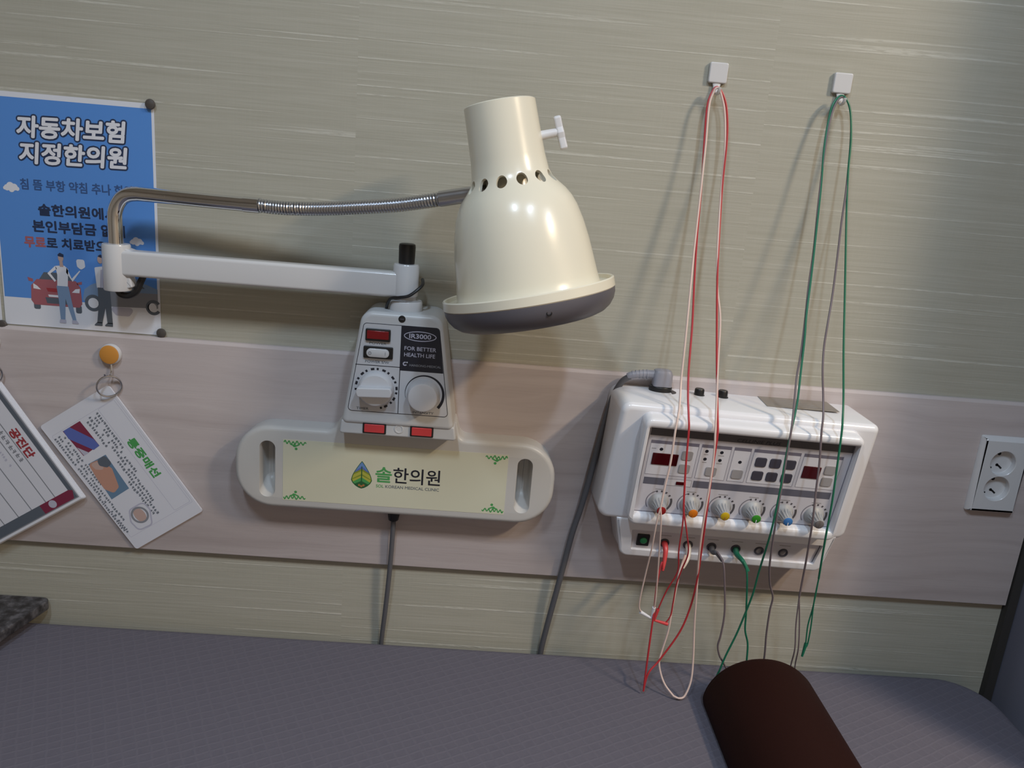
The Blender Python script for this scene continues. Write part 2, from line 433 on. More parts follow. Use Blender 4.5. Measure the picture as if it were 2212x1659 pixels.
# ================================================================== THE ROOM
def slab(name, x0, x1, y0, y1, z0, z1, m):
    b = MB(Matrix.Identity(4)); b.loft([[(x0, y0, z), (x1, y0, z), (x1, y1, z), (x0, y1, z)] for z in (z0, z1)], m)
    return obj(name, b, loc=(0, 0, 0), kind='structure')
slab('wall_back', -2000, 2400, 0, 60, 0, 2400, WALLPAPER)
slab('floor', -2060, 2460, -2660, 60, -40, 0, FLOOR)
slab('ceiling', -2060, 2460, -2660, 60, 2400, 2440, CEIL)
slab('wall_left', -2060, -2000, -2600, 60, 0, 2400, SIDE)
slab('wall_right', 2400, 2460, -2600, 60, 0, 2400, SIDE)
slab('wall_front', -2060, 2460, -2660, -2600, 0, 2400, SIDE)
# wood-look band: board with a bevelled top edge
b = M(); b.F = frame_of((-1900, 0, 0), (0, -1, 0), (0, 0, 1), (1, 0, 0))
b.ext(round_poly([(0.2, 624), (9, 624), (9, 941), (6, 945), (0.2, 945)], [0, 1.5, 1.5, 1, 0], 3), 0, 2727, WOOD)
obj('trim_1', b, loc=(0, 0, 0), kind='structure')
b = M(); b.box(829, 843, 1, 2399, 0.2, 12, DARKGAP, 1.5); obj('gap_shade_strip', b, loc=(0, 0, 0), kind='structure')  # added dark strip in place of the shaded gap between wall and curtain

# ================================================================== HANGUL POSTER, PINS
PO = (-656, 1250)
def poster():
    b = M(); F0 = WALLF.copy(); b.F = F0 @ Matrix.Translation((PO[0], PO[1], 0))
    b.ext(rrect(0, 210, -303, 0, 1.5), 0.6, 1.1, PAPER)
    h = 1.15
    b.quad(1.5, 206.5, -265, -6.5, h, PBLUE)
    def cloud(cu, cv, k, z):
        for a, c_, r in ((-6, -1, 4.2), (-1.5, 1.5, 5.2), (4, 0.2, 4.6), (8, -1.8, 2.8), (-9, -1.8, 2.4), (0, -3, 4.0)): z += 0.012; b.disc(cu + a * k, cv + c_ * k, r * k, z, PWHITE, 18)
    cloud(22, -119, 0.95, 1.25); cloud(182, -177, 0.85, 1.25)
    for st, u, v, w, sl in (('자동차보험', 35, -55, 138, 1.2), ('지정한의원', 36, -87.5, 138, 1.2)):
        b.text(st, u, v, 1.30, 26.5, PNAVY, w, bold=0.012, shear=0.12, outline=2.7, rot=sl)
        b.text(st, u, v, 1.52, 26.5, PWHITE, w, bold=0.012, shear=0.12, rot=sl, outline=0.7)
    b.text('침 뜸 부항 약침 추나 한약', 34, -121, 1.25, 14, PNAVY2, 146, bold=0.012, outline=0.2, rot=0.6)
    b.text('솔한의원에서', 55, -153, 1.25, 15, PNAVY, 101, bold=0.012, outline=0.45, rot=0.6)
    b.text('본인부담금 없이', 46, -175, 1.25, 15.5, PNAVY, 120, bold=0.012, outline=0.45, rot=0.6)
    b.text('무료', 34, -196, 1.25, 14.5, PRED, 27, bold=0.015, outline=0.5, rot=0.6)
    b.text('로 치료받으세요', 63, -195.6, 1.25, 14.5, PNAVY, 108, bold=0.012, outline=0.45, rot=0.6)
    # red car seen from the front
    z = 1.25
    P = lambda pts, m, dz=0.0: b.flat(pts, z + dz, m)
    P([(48, -240), (56, -228), (86, -227), (97, -239)], PSLATE)
    P([(46, -238), (98, -237), (104, -246), (105, -268), (101, -273), (41, -273), (37, -267), (38, -247)], PRED, 0.1)
    P([(34, -236), (41, -238), (41, -242), (35, -241)], PRED, 0.1); P([(99, -239), (106, -237), (106, -241), (100, -242)], PRED, 0.1)
    P([(41, -244), (46, -247), (51, -252), (41, -251)], PWHITE, 0.2); P([(92, -253), (97, -248), (103, -247), (102, -253)], PWHITE, 0.2)
    P([(58, -249), (88, -249), (86, -254), (60, -254)], PDRED, 0.2); P([(56, -262), (90, -262), (88, -270), (58, -270)], PSLATE, 0.2)
    P([(60, -258), (84, -258), (83, -261), (61, -261)], PWHITE, 0.2)
    P(rrect(40, 49, -279, -269, 2.5), PSLATE, 0.05); P(rrect(96, 104, -281, -270, 2.5), PSLATE, 0.05)
    # grey car behind
    P([(106, -262), (109, -247), (118, -240), (128, -236), (150, -226), (172, -223), (186, -232), (207, -240), (207, -266), (140, -268)], PDENIM, -0.02)
    P([(138, -247), (207, -246), (207, -266), (142, -268)], PGREY, 0.0)
    P([(150, -243), (158, -230), (175, -227), (190, -240)], PSLATE, 0.02)
    b.annulus(120, -265, 7, 11.5, z + 0.1, PSLATE); b.disc(120, -265, 7, z + 0.1, PWHITE)
    b.annulus(201, -265, 6.5, 10.5, z + 0.1, PSLATE, 35, 325); b.disc(199, -265, 6, z + 0.1, PWHITE)
    b.flat(round_poly([(140, -268), (176, -268), (168, -280), (150, -280)], 5), z, PPALE)
    # figure in white top and denim
    P(round_poly([(72, -218), (84, -217), (89, -221), (87, -246), (73, -246), (74, -230)], 1.5), PWHITE, 0.4)
    P([(72, -218), (61, -229), (70, -240), (72, -238), (65, -229), (74, -222)], PWHITE, 0.4)
    P([(87, -219), (93, -234), (104, -222), (105, -223), (94, -238), (86, -226)], PWHITE, 0.4)
    P([(72, -245), (88, -245), (92, -270), (96, -291), (91, -291), (83, -262), (81, -291), (75, -291), (74, -265)], PDENIM, 0.42)
    P(round_poly([(74, -291), (82, -291), (82, -296), (73, -296)], 1), PPALE, 0.42); P(round_poly([(90, -291), (96, -291), (100, -296), (90, -296)], 1), PPALE, 0.42)
    b.disc(80, -207, 3.6, z + 0.4, PSKIN, 20, 5.2); P([(78, -210), (82, -210), (83, -219), (78, -219)], PSKIN, 0.41)
    P(round_poly([(76, -203), (79, -200), (84, -202), (84, -206), (77, -205)], 1), PNAVY, 0.45)
    # figure in slate trousers
    P(round_poly([(124, -216), (140, -213), (144, -224), (142, -246), (126, -244)], 2), PWHITE, 0.4)
    P([(132, -219), (141, -216), (143, -243), (130, -243)], PPALE, 0.42)
    P([(127, -243), (143, -243), (145, -292), (138, -292), (136, -270), (131, -292), (124, -292), (127, -268)], PSLATE, 0.42)
    P(round_poly([(124, -291), (131, -291), (131, -296), (119, -296)], 1), PSLATE, 0.42); P(round_poly([(138, -291), (145, -291), (145, -296), (133, -296)], 1), PSLATE, 0.42)
    b.disc(132, -205, 3.6, z + 0.4, PSKIN, 20, 5.4); P(round_poly([(128, -201), (133, -198), (138, -202), (137, -208), (135, -203)], 1), PNAVY, 0.45)
    P(round_poly([(100, -207), (111, -207), (112, -217), (106, -221), (101, -217)], 3), PWHITE, 0.3)
    o = obj('poster', b, loc=(-0.551, -0.0006, 0.948), label='blue and white paper poster with Korean headline and cartoon car, behind the chrome lamp arm', cat='poster')
poster()
b = M(); b.ext(rrect(-870, -660.5, 946, 1248, 1.5), 0.6, 1.1, PAPER); b.line_loop(rrect(-866, -664.5, 950, 1244, 1), 0.8, 1.15, PPALE)
obj('paper_sheet', b, loc=(-0.765, -0.0006, 0.946), label='plain white paper sheet cut off by the left frame edge, left of the blue poster', cat='paper')
for (u, v), lab in (((-449, 1249), 'dark round pushpin at the top right corner of the blue poster'),
                    ((-444.5, 951), 'dark round pushpin at the bottom right corner of the blue poster'),
                    ((-659, 946), 'dark round pushpin at the bottom left corner of the blue poster, at the frame edge')):
    b = M(); b.F = WALLF @ Matrix.Translation((u, v, 0)); b.lathe([(3.0, 1.2), (3.2, 2.5), (6.3, 3.4), (6.6, 5.0), (5.6, 6.6), (3.0, 7.4), (0.6, 7.6)], PINM, 24)
    obj('pushpin', b, loc=(u / 1000, -0.0012, v / 1000), label=lab, cat='pushpin', group='dark pushpins holding the posters')

# ================================================================== DISC HOOKS, RINGS, CARDS (left)
def disc_hook(u, v, lab):
    t = thing('disc_hook', (u / 1000, -0.009, v / 1000 - 0.012), lab, 'hook', 'round wall hooks with split rings')
    F = WALLF @ Matrix.Translation((u, v, 9))
    b = M(F); b.lathe([(13.2, 0.1), (14.3, 1.2), (14.3, 6), (13.4, 7.4), (1, 7.5)], WHITE, 32); obj('backing', b, t)
    b = M(F); b.lathe([(12.6, 7.3), (13.0, 7.6), (12.8, 8.6), (11.5, 9.2), (0.8, 9.3)], ORANGE, 32); obj('face_disc', b, t)
    b = M(F); b.tube([(0, -12, 3), (0.5, -17, 4), (1.2, -23, 5), (0.5, -28, 8), (-1, -30, 12), (-3, -28.5, 15), (-4, -26, 16)], 1.2, CHROME, 8); obj('hook_arm', b, t, label='small chrome hook arm')
    return t
disc_hook(-511, 918, 'orange round disc hook on the wood band, below the blue poster')
disc_hook(-674, 924, 'white rimmed round disc hook barely showing at the left frame edge')
def split_ring(u, v, h, r, lab):
    b = M(); b.F = WALLF @ Matrix.Translation((u, v, h)) @ Matrix.Rotation(R(32), 4, 'Y') @ Matrix.Rotation(R(10), 4, 'X')
    b.tube([(r * math.cos(2 * PI * i / 40), r * math.sin(2 * PI * i / 40), 0.55 * (i / 40)) for i in range(41)], 1.15, STEEL, 8, False)
    b.tube([(r * math.cos(2 * PI * i / 40 + 1), r * math.sin(2 * PI * i / 40 + 1), 0.9 + 0.55 * (i / 40)) for i in range(41)], 1.15, STEEL, 8, False)
    obj('split_ring', b, loc=(u / 1000, -h / 1000, v / 1000), label=lab, cat='ring', group='round wall hooks with split rings')
split_ring(-512, 874, 19, 15.5, 'steel split ring hanging from the orange disc hook through the card corner')
split_ring(-671, 880, 24, 15.5, 'steel split ring cut by the left frame edge, above the stapled booklet')
def scribble(b, s0, s1, t, size, h, m, gap=(0.5, 1.2)):
    """a line of print too small to read: short marks"""
    s = s0
    while s < s1 - size * 0.5:
        w = size * random.uniform(0.55, 0.95); y = t + random.uniform(-0.15, 0.15) * size; k = random.random()
        if random.random() < 0.86:
            b.quad(s, s + w, -y - size * 0.12, -y + size * 0.12, h, m)
            b.quad(s + w * (0.15 + 0.5 * k), s + w * (0.15 + 0.5 * k) + size * 0.24, -y - size * 0.45, -y + size * 0.45, h + 0.012, m)
            if k > 0.4: b.quad(s, s + w * 0.8, -y + size * 0.26, -y + size * 0.45, h + 0.024, m)
            if k < 0.6: b.quad(s + w * 0.1, s + w, -y - size * 0.45, -y - size * 0.26, h + 0.036, m)
        s += w + size * random.uniform(*gap) * 0.35
def card_frame(A, ang, h0):
    ca, sa = math.cos(R(ang)), math.sin(R(ang))
    return frame_of((A[0], -h0, A[1]), (ca, 0, sa), (-sa, 0, ca), (0, -1, 0))
def pain_card():
    t = thing('laminated_card', (-0.454, -0.010, 0.605), 'white laminated card with green title and three pictures, hanging from the orange hook ring', 'card')
    F = card_frame((-516, 873), -55.0, 10)
    b = M(F)
    for k in range(3): b.ext(rrect(0 - 0.5 * k, 220 - 0.4 * k, -120 + 0.5 * k, 0, 4), k * 1.0, k * 1.0 + 0.9, PAPERC)
    z = 2.95
    b.line_loop(rrect(20, 198, -34, -6, 2), 0.5, z, PPALE); b.line_loop(rrect(19, 200, -114, -3, 2), 0.4, z, PPALE)
    b.text('통증매선', 78, -29.5, z + 0.02, 13.5, PGREENL, 64, bold=0.012, outline=0.5)
    for i, (a, e, tt) in enumerate(((23, 84, 39), (23, 128, 45), (23, 170, 51), (27, 74, 57), (96, 190, 57), (128, 194, 63))): scribble(b, a, e, tt, 4.4, z, PSLATE)
    for a, e, tt in ((24, 120, 100), (24, 180, 106), (24, 194, 112)): scribble(b, a, e, tt, 4.0, z, PSLATE)
    for a, e, tt in ((126, 190, 120 - 2.5),): scribble(b, a, e, tt - 2, 3.8, z, PSLATE)
    obj('card_stack', b, t)
    b = M(F); z = 3.0
    b.flat([(21, -96), (65, -94), (63, -65), (21, -66)], z, PMAROON); b.flat([(21, -95), (34, -96), (65, -76), (64, -65), (52, -66), (21, -84)], z + 0.05, PROYAL)
    b.flat([(50, -94), (65, -93), (65, -84)], z + 0.06, PPALE)
    b.flat([(78, -96), (138, -101), (137, -69), (79, -66)], z, PTEAL)
    b.flat(round_poly([(78, -96), (80, -80), (100, -71), (128, -80), (132, -92), (120, -100), (100, -99)], 5), z + 0.05, PSKIN2)
    b.flat(round_poly([(79, -68), (94, -66), (96, -76), (88, -84), (80, -82)], 4), z + 0.07, PSLATE); b.flat(round_poly([(79, -94), (90, -92), (98, -80), (82, -80)], 4), z + 0.06, PSKIN)
    b.line_loop(round_poly([(163, -90), (163, -64), (178, -62), (200, -74), (198, -98), (180, -100)], 8), 2.2, z, PPALE)
    b.flat(circle(178, -81, 12, 24, 0, 8), z, PSKIN); b.annulus(178, -81, 10, 13, z + 0.03, PGREY)
    obj('printed_pictures', b, t, label='red, blue and skin coloured printed pictures')
pain_card()
def booklet():
    t = thing('stapled_booklet', (-0.664, -0.014, 0.608), 'thick white booklet with dark border and red Korean title, cut by the left frame edge', 'booklet')
    F = card_frame((-666.5, 873), -57.0, 14.5)
    b = M(F)
    for k in range(5): b.ext(rrect(-6 + 0.5 * k, 203 - 0.6 * k, -156 + 0.8 * k, 2 - 0.7 * k, 2), k * 1.3, k * 1.3 + 1.15, PAPER)
    obj('pages', b, t)
    b = M(F); z = 6.5
    b.quad(-2, 197, -151, -2.5, z, PGREY); b.quad(-2, 195.5, -149.5, -4.5, z + 0.05, PSLATE)
    b.quad(0, 181, -148, -10.5, z + 0.1, PAPERC)
    b.flat([(181, -60), (195.5, -60), (195.5, -10), (184, -4.5), (181, -10)], z + 0.1, PMAROON); b.disc(188, -42, 6, z + 0.15, PPALE, 16)
    for tt in (32, 48, 73, 96, 121): b.quad(4, 181, -tt - 1.4, -tt, z + 0.2, PGREY)
    b.text('공진단', 70, -30.5, z + 0.3, 14, PDRED, 46, bold=0.012, outline=0.5)
    scribble(b, 20, 118, 40, 7, z + 0.2, PGREY)
    for tt, e in ((58, 116), (66, 100), (82, 90), (89, 120), (104, 70), (112, 130), (130, 60)): scribble(b, 6, e, tt, 4.2, z + 0.2, PPALE)
    obj('cover_print', b, t, label='printed cover sheet with grey rules and red title')
booklet()

# ================================================================== INFRARED LAMP
LAMP = thing('infrared_lamp', (-0.11, 0, 0.722), 'wall mounted therapy lamp with cream bell shade on a jointed white arm', 'lamp')
outline = round_poly([(-333, 722), (112, 722), (112, 842), (-24, 842), (-31, 866), (-186, 866), (-200, 842), (-333, 842)], [52, 52, 50, 12, 3, 3, 14, 50], 10)
slotL = rrect(-299, -277, 738, 821, 10.9, 10); slotR = rrect(57.5, 79.5, 739, 821, 10.9, 10)
b = M(); PD = 46
L = [[(a, c_, 0.5) for a, c_ in offset(outline, 5)], [(a, c_, 4) for a, c_ in offset(outline, 1.0)]]
for k in range(6):
    a_ = PI / 2 * k / 5; L.append([(p, q, PD - 7 + 7 * math.sin(a_)) for p, q in offset(outline, 7 * (1 - math.cos(a_)))])
b.loft(L, PLATE, cap1=False)
b.flat(offset(outline, 7), PD, PLATE, holes=[slotL, slotR])
for sl in (slotL, slotR):
    cu = sum(p for p, q in sl) / len(sl); LL = []
    for k, (ins, hh) in enumerate(((0, PD), (0.8, PD - 1.5), (1.2, PD - 12), (2.0, PD - 26), (4.5, PD - 31), (9.0, PD - 33))):
        l2 = offset(sl, min(ins, 9.0)); v0 = min(q for p, q in l2); v1 = max(q for p, q in l2); tilt = 0 if k == 0 else (PD - hh)
        LL.append([(p, q + (1 - (q - v0) / max(1e-6, v1 - v0)) * tilt * 0.45, hh) for p, q in l2])
    b.loft(LL, PLATE, cap0=False)
base = obj('base_plate', b, LAMP)
# sticker with the clinic's name
b = M(); z = PD + 0.3
b.ext(rrect(-266.5, 44.5, 735, 825, 0.6), PD + 0.02, z, STICKER)
def vine(u, v, du, flip):
    w = 30.0; pts = [(u + w * i / 120 * du, v + flip * (2.4 * math.sin(i * 0.29) * (1 - 0.35 * i / 120) + 0.7 * math.sin(i * 0.11))) for i in range(121)]
    b.stroke(pts, 1.6, z + 0.1, PGREENL)
    b.stroke([(u + 9 * du, v - flip * 2), (u + 15 * du, v - flip * 5), (u + 21 * du, v - flip * 2)], 2.0, z + 0.12, PGREENL)
    b.disc(u + 16.5 * du, v - flip * 8.5, 2.0, z + 0.14, PGREENL, 10); b.disc(u + 14 * du, v - flip * 4, 2.2, z + 0.16, PGREENL, 10)
vine(-265, 820.5, 1, 1); vine(43, 820, -1, 1); vine(-265, 739.5, 1, -1); vine(43, 740.5, -1, -1)
def interp(tab, x):
    for (a, c_), (d, e) in zip(tab, tab[1:]):
        if a <= x <= d: return c_ + (e - c_) * (x - a) / max(1e-9, d - a)
    return tab[-1][1]
topc = [(0, 20.5), (3, 16.5), (6.5, 11), (10, 5), (12.8, -1), (14.2, -6), (14.6, -8)]
botc = [(0, -20.5), (4, -19.3), (8.5, -16.5), (12.5, -12.5), (14.6, -8)]
def leaf(k, chev, m, zz):
    us = [-14.6 * k + 29.2 * k * i / 36 for i in range(37)]
    tp = [(u_, min(interp(topc, abs(u_) / k) * k, chev(abs(u_)))) for u_ in us]; bt = [(u_, interp(botc, abs(u_) / k) * k) for u_ in us]
    for i in range(36):
        q = [bt[i], bt[i + 1], (tp[i + 1][0], max(tp[i + 1][1], bt[i + 1][1])), (tp[i][0], max(tp[i][1], bt[i][1]))]
        b.flat([(-157.5 + p, 780.5 + r_) for p, r_ in q], zz, m)
leaf(1.0, lambda x: 99, PDGREEN, z + 0.10)
leaf(0.93, lambda x: 99, PSKY, z + 0.16)
leaf(0.93, lambda x: 12.5 - 0.85 * x, PROYAL, z + 0.20); leaf(0.93, lambda x: 9.5 - 0.75 * x + 0.012 * x * x, POLIVE, z + 0.24)
leaf(0.90, lambda x: 6.0 - 0.55 * x, PYELLOW, z + 0.28); leaf(0.92, lambda x: 1.5 - 0.6 * x, POLIVE, z + 0.32)
leaf(0.90, lambda x: -1.0 - 0.5 * x, PYELLOW, z + 0.34); leaf(0.93, lambda x: -3.5 - 0.62 * x, PGREENL, z + 0.36); leaf(0.93, lambda x: -9 - 0.5 * x, PDGREEN, z + 0.40)
b.flat([(-158.4, 762), (-156.6, 762), (-156.9, 793), (-158.1, 793)], z + 0.44, PDGREEN)
for u_ in (-3, 0, 3): b.disc(-157.5 + u_, 763.6 + abs(u_) * 0.5, 1.7, z + 0.46, PORANGE, 12)
b.text('솔', -138, 771, z + 0.1, 23, PGREENL, 22, bold=0.02); b.text('한의원', -113.5, 771, z + 0.1, 23.5, BLACKM, 65, bold=0.012)
b.text('SOL', -137, 763.5, z + 0.1, 4.4, PGREENL, 10.5, bold=0.012); b.text('KOREAN MEDICAL CLINIC', -124, 763.5, z + 0.1, 4.4, PSLATE, 75, bold=0.008)
obj('name_sticker', b, base, label='cream sticker with leaf emblem, green corner vines and Korean clinic name')
# control box
b = M()
box_o = round_poly([(-183, 863.5), (-33, 863.5), (-57.5, 1017), (-160, 1017)], [7, 7, 17, 17], 8)
b.ext(box_o, 2, 76, BOXG, fil=6, seg=5)
b.ext(round_poly([(-185.5, 849), (-29, 849), (-32.5, 868.5), (-183, 868.5)], [3.5, 3.5, 3.2, 3.2], 4), 2, 73.5, BOXG, fil=2.5)
box = obj('control_box', b, LAMP)
b = M(); z = 76.25
lab = round_poly([(-175, 882.5), (-41.5, 882.5), (-59.5, 1002), (-157, 1002)], [5, 5, 5, 5], 5)
b.ext(lab, 76.0, z, LABELG); b.line_loop(lab, 0.8, z + 0.05, BLACKM)
b.quad(-108.7, -107.7, 883, 1001.5, z + 0.06, BLACKM, 0.0); b.flat([(-166, 945.6), (-108, 945.6), (-108, 946.6), (-166, 946.6)], z + 0.06, BLACKM)
b.flat(round_poly([(-107.8, 942), (-51.5, 942), (-60, 1001.3), (-107.8, 1001.3)], [0, 0, 5, 0], 5), z + 0.08, BLACKM)
b.line_loop(circle(-84, 989, 21, 40, 0, 6.6), 1.0, z + 0.12, PPALE); b.text('IR3000', -84, 986.2, z + 0.12, 6.0, PPALE, 28, 'C', 0.02)
b.text('FOR BETTER', -103.5, 970, z + 0.12, 5.2, PPALE, 41, bold=0.01); b.text('HEALTH LIFE', -103.5, 961.5, z + 0.12, 5.2, PPALE, 40, bold=0.01)
b.annulus(-102, 951.5, 1.3, 2.8, z + 0.12, PPALE, 60, 330); b.disc(-99.3, 953.5, 0.9, z + 0.12, PWHITE, 10)
b.text('HANSONG-MEDICAL', -96, 948.8, z + 0.12, 3.0, PGREY, 41, bold=0.01)
b.text('POWER', -138, 974.5, z + 0.1, 3.0, PSLATE, 22, 'C', 0.01); b.text('POWER S/W', -138, 949.6, z + 0.1, 3.2, PSLATE, 31, 'C', 0.01)
b.text('TIMER', -163, 885, z + 0.1, 3.6, PSLATE, 16, bold=0.01); b.text('INTENSITY', -75, 885, z + 0.1, 3.4, PSLATE, 28, 'C', 0.01)
for i in range(17):
    a_ = 188 - i * 16.2; b.annulus(-138, 915, 25.2, 28.2, z + 0.1, BLACKM, a_, a_ - (6 + 4 * (i % 2)), 4)
b.annulus(-75.5, 912, 24.2, 24.6, z + 0.1, BLACKM, 195, -42, 40, 28.2)
obj('label_panel', b, box, label='grey printed panel with black model plate')
b = M(); b.box(-154, -122, 979, 995, 76.1, 79.5, BLACK, 1.5, 0.8); b.box(-152, -124, 982, 993, 79.2, 80.6, LENSR, 1, 0.6)
obj('power_indicator', b, box, label='dark red power indicator lens')
b = M(); b.box(-156, -118, 956, 972, 76.1, 79, BLACK, 1.5, 0.8)
L = rrect(-151.5, -122.5, 958.5, 969.5, 5.2, 8); b.loft([[(p, q, 78.6) for p, q in L], [(p, q, 80.5 + 1.6 * abs((p + 137) / 14.5)) for p, q in L], [(p, q, 81.2 + 1.6 * abs((p + 137) / 14.5)) for p, q in offset(L, 1.2)]], WHITE)
b.annulus(-147, 964, 1.4, 2.0, 83.0, PGREY, 0, 360, 12); b.quad(-127.6, -127.0, 961.8, 966.2, 82.7, PGREY)
obj('rocker_switch', b, box, label='white rocker switch in a black frame')
b = M(); b.F = WALLF @ Matrix.Translation((-138, 915, 76.3)) @ Matrix.Rotation(R(2.5), 4, 'Z')
b.lathe([(23.5, 0), (23.2, 4), (21.8, 9), (20.0, 11), (0.8, 11.3)], KNOBW, 48)
b.ext(round_poly([(-21.5, -6.5), (21.5, -6.5), (23.5, 0), (21.5, 6.5), (-21.5, 6.5), (-23.5, 0)], 3, 5), 4, 22, KNOBW, 1.8)
obj('timer_knob', b, box, label='white timer knob with a bar grip')
b = M(); b.F = WALLF @ Matrix.Translation((-75.5, 912, 76.3)); b.lathe([(21.5, 0), (21, 3), (19.6, 15), (18.6, 17.6), (16.5, 18.6), (0.8, 18.8)], KNOBW, 48)
obj('intensity_knob', b, box, label='plain round white intensity knob')
for u_ in (-138.5, -75.5):
    b = M(); b.box(u_ - 15.5, u_ + 15.5, 852.2, 867, 73.2, 75.6, BLACK, 1, 0.6); b.box(u_ - 13.3, u_ + 13.3, 854, 865.2, 75.4, 76.8, REDIND, 0.8, 0.6)
    obj('indicator_light', b, box, label='red rectangular light in a black frame')
b = M(); b.F = WALLF @ Matrix.Translation((-106, 860.5, 73.4)); b.lathe([(6.2, 0), (6.0, 0.8), (4.6, 0.9), (4.2, 0.3), (0.6, 0.3)], BOXG, 28); obj('plug_button', b, box)
b = M(); b.F = WALLF @ Matrix.Translation((-108.5, 1010, 75.6)); b.lathe([(4.6, 0), (4.6, 0.75), (3.8, 0.95), (0.5, 0.95)], BLACK, 24); b.box(-2.4, 2.4, -0.5, 0.5, 0.9, 1.15, GUARD, 0.2); obj('screw', b, box)
# swivel, arm and joints
AX = frame_of((-107.5, -46, 0), (1, 0, 0), (0, 1, 0), (0, 0, 1))
b = M(AX); b.lathe([(15, 1012), (21, 1015), (21.5, 1017), (21.5, 1028), (20.5, 1030), (14, 1030.4), (13, 1031), (13, 1036)], WHITE, 40); obj('swivel_collar', b, LAMP)
AX = frame_of((-109, -48, 0), (1, 0, 0), (0, 1, 0), (0, 0, 1))
b = M(AX); b.lathe([(15.5, 1036), (16.8, 1037.2), (16.8, 1075.5), (15.6, 1077.6), (11, 1078)], WHITE, 40)
AL = frame_of((-480, -48, 0), (1, 0, 0), (0, 1, 0), (0, 0, 1))
b.F = AL; b.lathe([(13, 1013.5), (16.6, 1014.5), (17.2, 1016), (17.2, 1071.5), (16.4, 1073.6), (9.5, 1074)], WHITE, 40)
b.F = frame_of((0, -48, 1050.5), (0, 1, 0), (0, 0, 1), (1, 0, 0)); b.ext(rrect(-12.5, 12.5, -16.3, 16.3, 4.5), -470, -118, WHITE)
b.F = WALLF; b.ext(round_poly([(-472, 1030), (-455, 1035.5), (-455, 1066), (-472, 1071.5)], 2), 39, 57, WHITE, 2, bfil=2)
b.ext(round_poly([(-470, 1016), (-458, 1020), (-461, 1034.6), (-472, 1034.6)], 2), 40, 56, WHITE, 2, bfil=2)
arm = obj('arm', b, LAMP)
AX = frame_of((-109, -48, 0), (1, 0, 0), (0, 1, 0), (0, 0, 1))
b = M(AX); b.lathe([(10.2, 1077.4), (10.4, 1080), (10.9, 1100), (10.3, 1103), (8, 1104), (0.6, 1104.2)], BLACK, 32); obj('pivot_cap', b, LAMP, label='black rubber cap')
b = M(); b.tube([(-134, 1012, 40), (-131, 1024, 54), (-125, 1034, 64), (-114, 1036.5, 69), (-102, 1039.5, 69), (-91, 1048, 64), (-86, 1054, 56), (-88, 1058, 40)], 2.1, BLACK, 10); obj('pivot_cable', b, LAMP, label='black cable looped round the pivot')
b = M(); b.tube([(-481, 1018, 50), (-476, 1009, 50), (-466, 1008, 49), (-457, 1014, 48), (-452, 1025, 47), (-447, 1036, 46)], 4.2, BLACK, 12); obj('arm_cable', b, LAMP, label='black cable loop under the left joint')
b = M(); b.tube([(-480, 1072, 48), (-480, 1090, 48), (-480, 1104, 48), (-479, 1114, 48.5), (-475, 1124, 49), (-469, 1131.5, 50), (-461, 1136.2, 51), (-451, 1138.2, 52), (-440, 1138.6, 53), (-400, 1138.2, 56.5), (-350, 1137.6, 61), (-296, 1137.4, 66)], 9.2, CHROME, 24, spans=8)
b.tube([(-312, 1137.4, 64.5), (-296, 1137.4, 66), (-292, 1137.5, 66.4)], 9.9, CHROME, 24)
obj('bent_tube', b, LAMP, label='chrome bent tube')
GN = [(-294, 1137.4, 66), (-262, 1137.0, 70), (-215, 1140.5, 80), (-168, 1146.5, 92), (-120, 1153.5, 103), (-75, 1163, 114), (-52, 1169, 119)]
b = M(); b.tube(GN, 7.0, STEEL, 20, spans=10)
P = [Vector(q) for q in GN]; Q = []
for i in range(len(P) - 1):
    a0, b0, c0, d0 = P[max(0, i - 1)], P[i], P[i + 1], P[min(len(P) - 1, i + 2)]
    for k in range(40):
        t = k / 40; Q.append(0.5 * ((2 * b0) + (c0 - a0) * t + (2 * a0 - 5 * b0 + 4 * c0 - d0) * t * t + (3 * b0 - a0 - 3 * c0 + d0) * t ** 3))
hel = []; acc = 0.0
for i in range(len(Q) - 1):
    T = (Q[i + 1] - Q[i]); acc += T.length; T = T.normalized(); N = Vector((0, 0, 1)); N = (N - T * N.dot(T)).normalized(); B = T.cross(N)
    for s_ in range(6):
        a_ = (acc - (Q[i + 1] - Q[i]).length * (1 - s_ / 6)) / 3.6 * 2 * PI; q = Q[i].lerp(Q[i + 1], s_ / 6)
        hel.append(tuple(q + N * 7.1 * math.cos(a_) + B * 7.1 * math.sin(a_)))
b.tube(hel, 1.6, STEEL, 8, False)
obj('gooseneck', b, LAMP, label='flexible ribbed steel gooseneck')
b = M(); b.tube([(-66, 1165.4, 116), (-44, 1170.5, 120.5), (-24, 1175, 126), (0, 1180, 140)], 9.3, STEEL, 24); obj('neck_ferrule', b, LAMP)
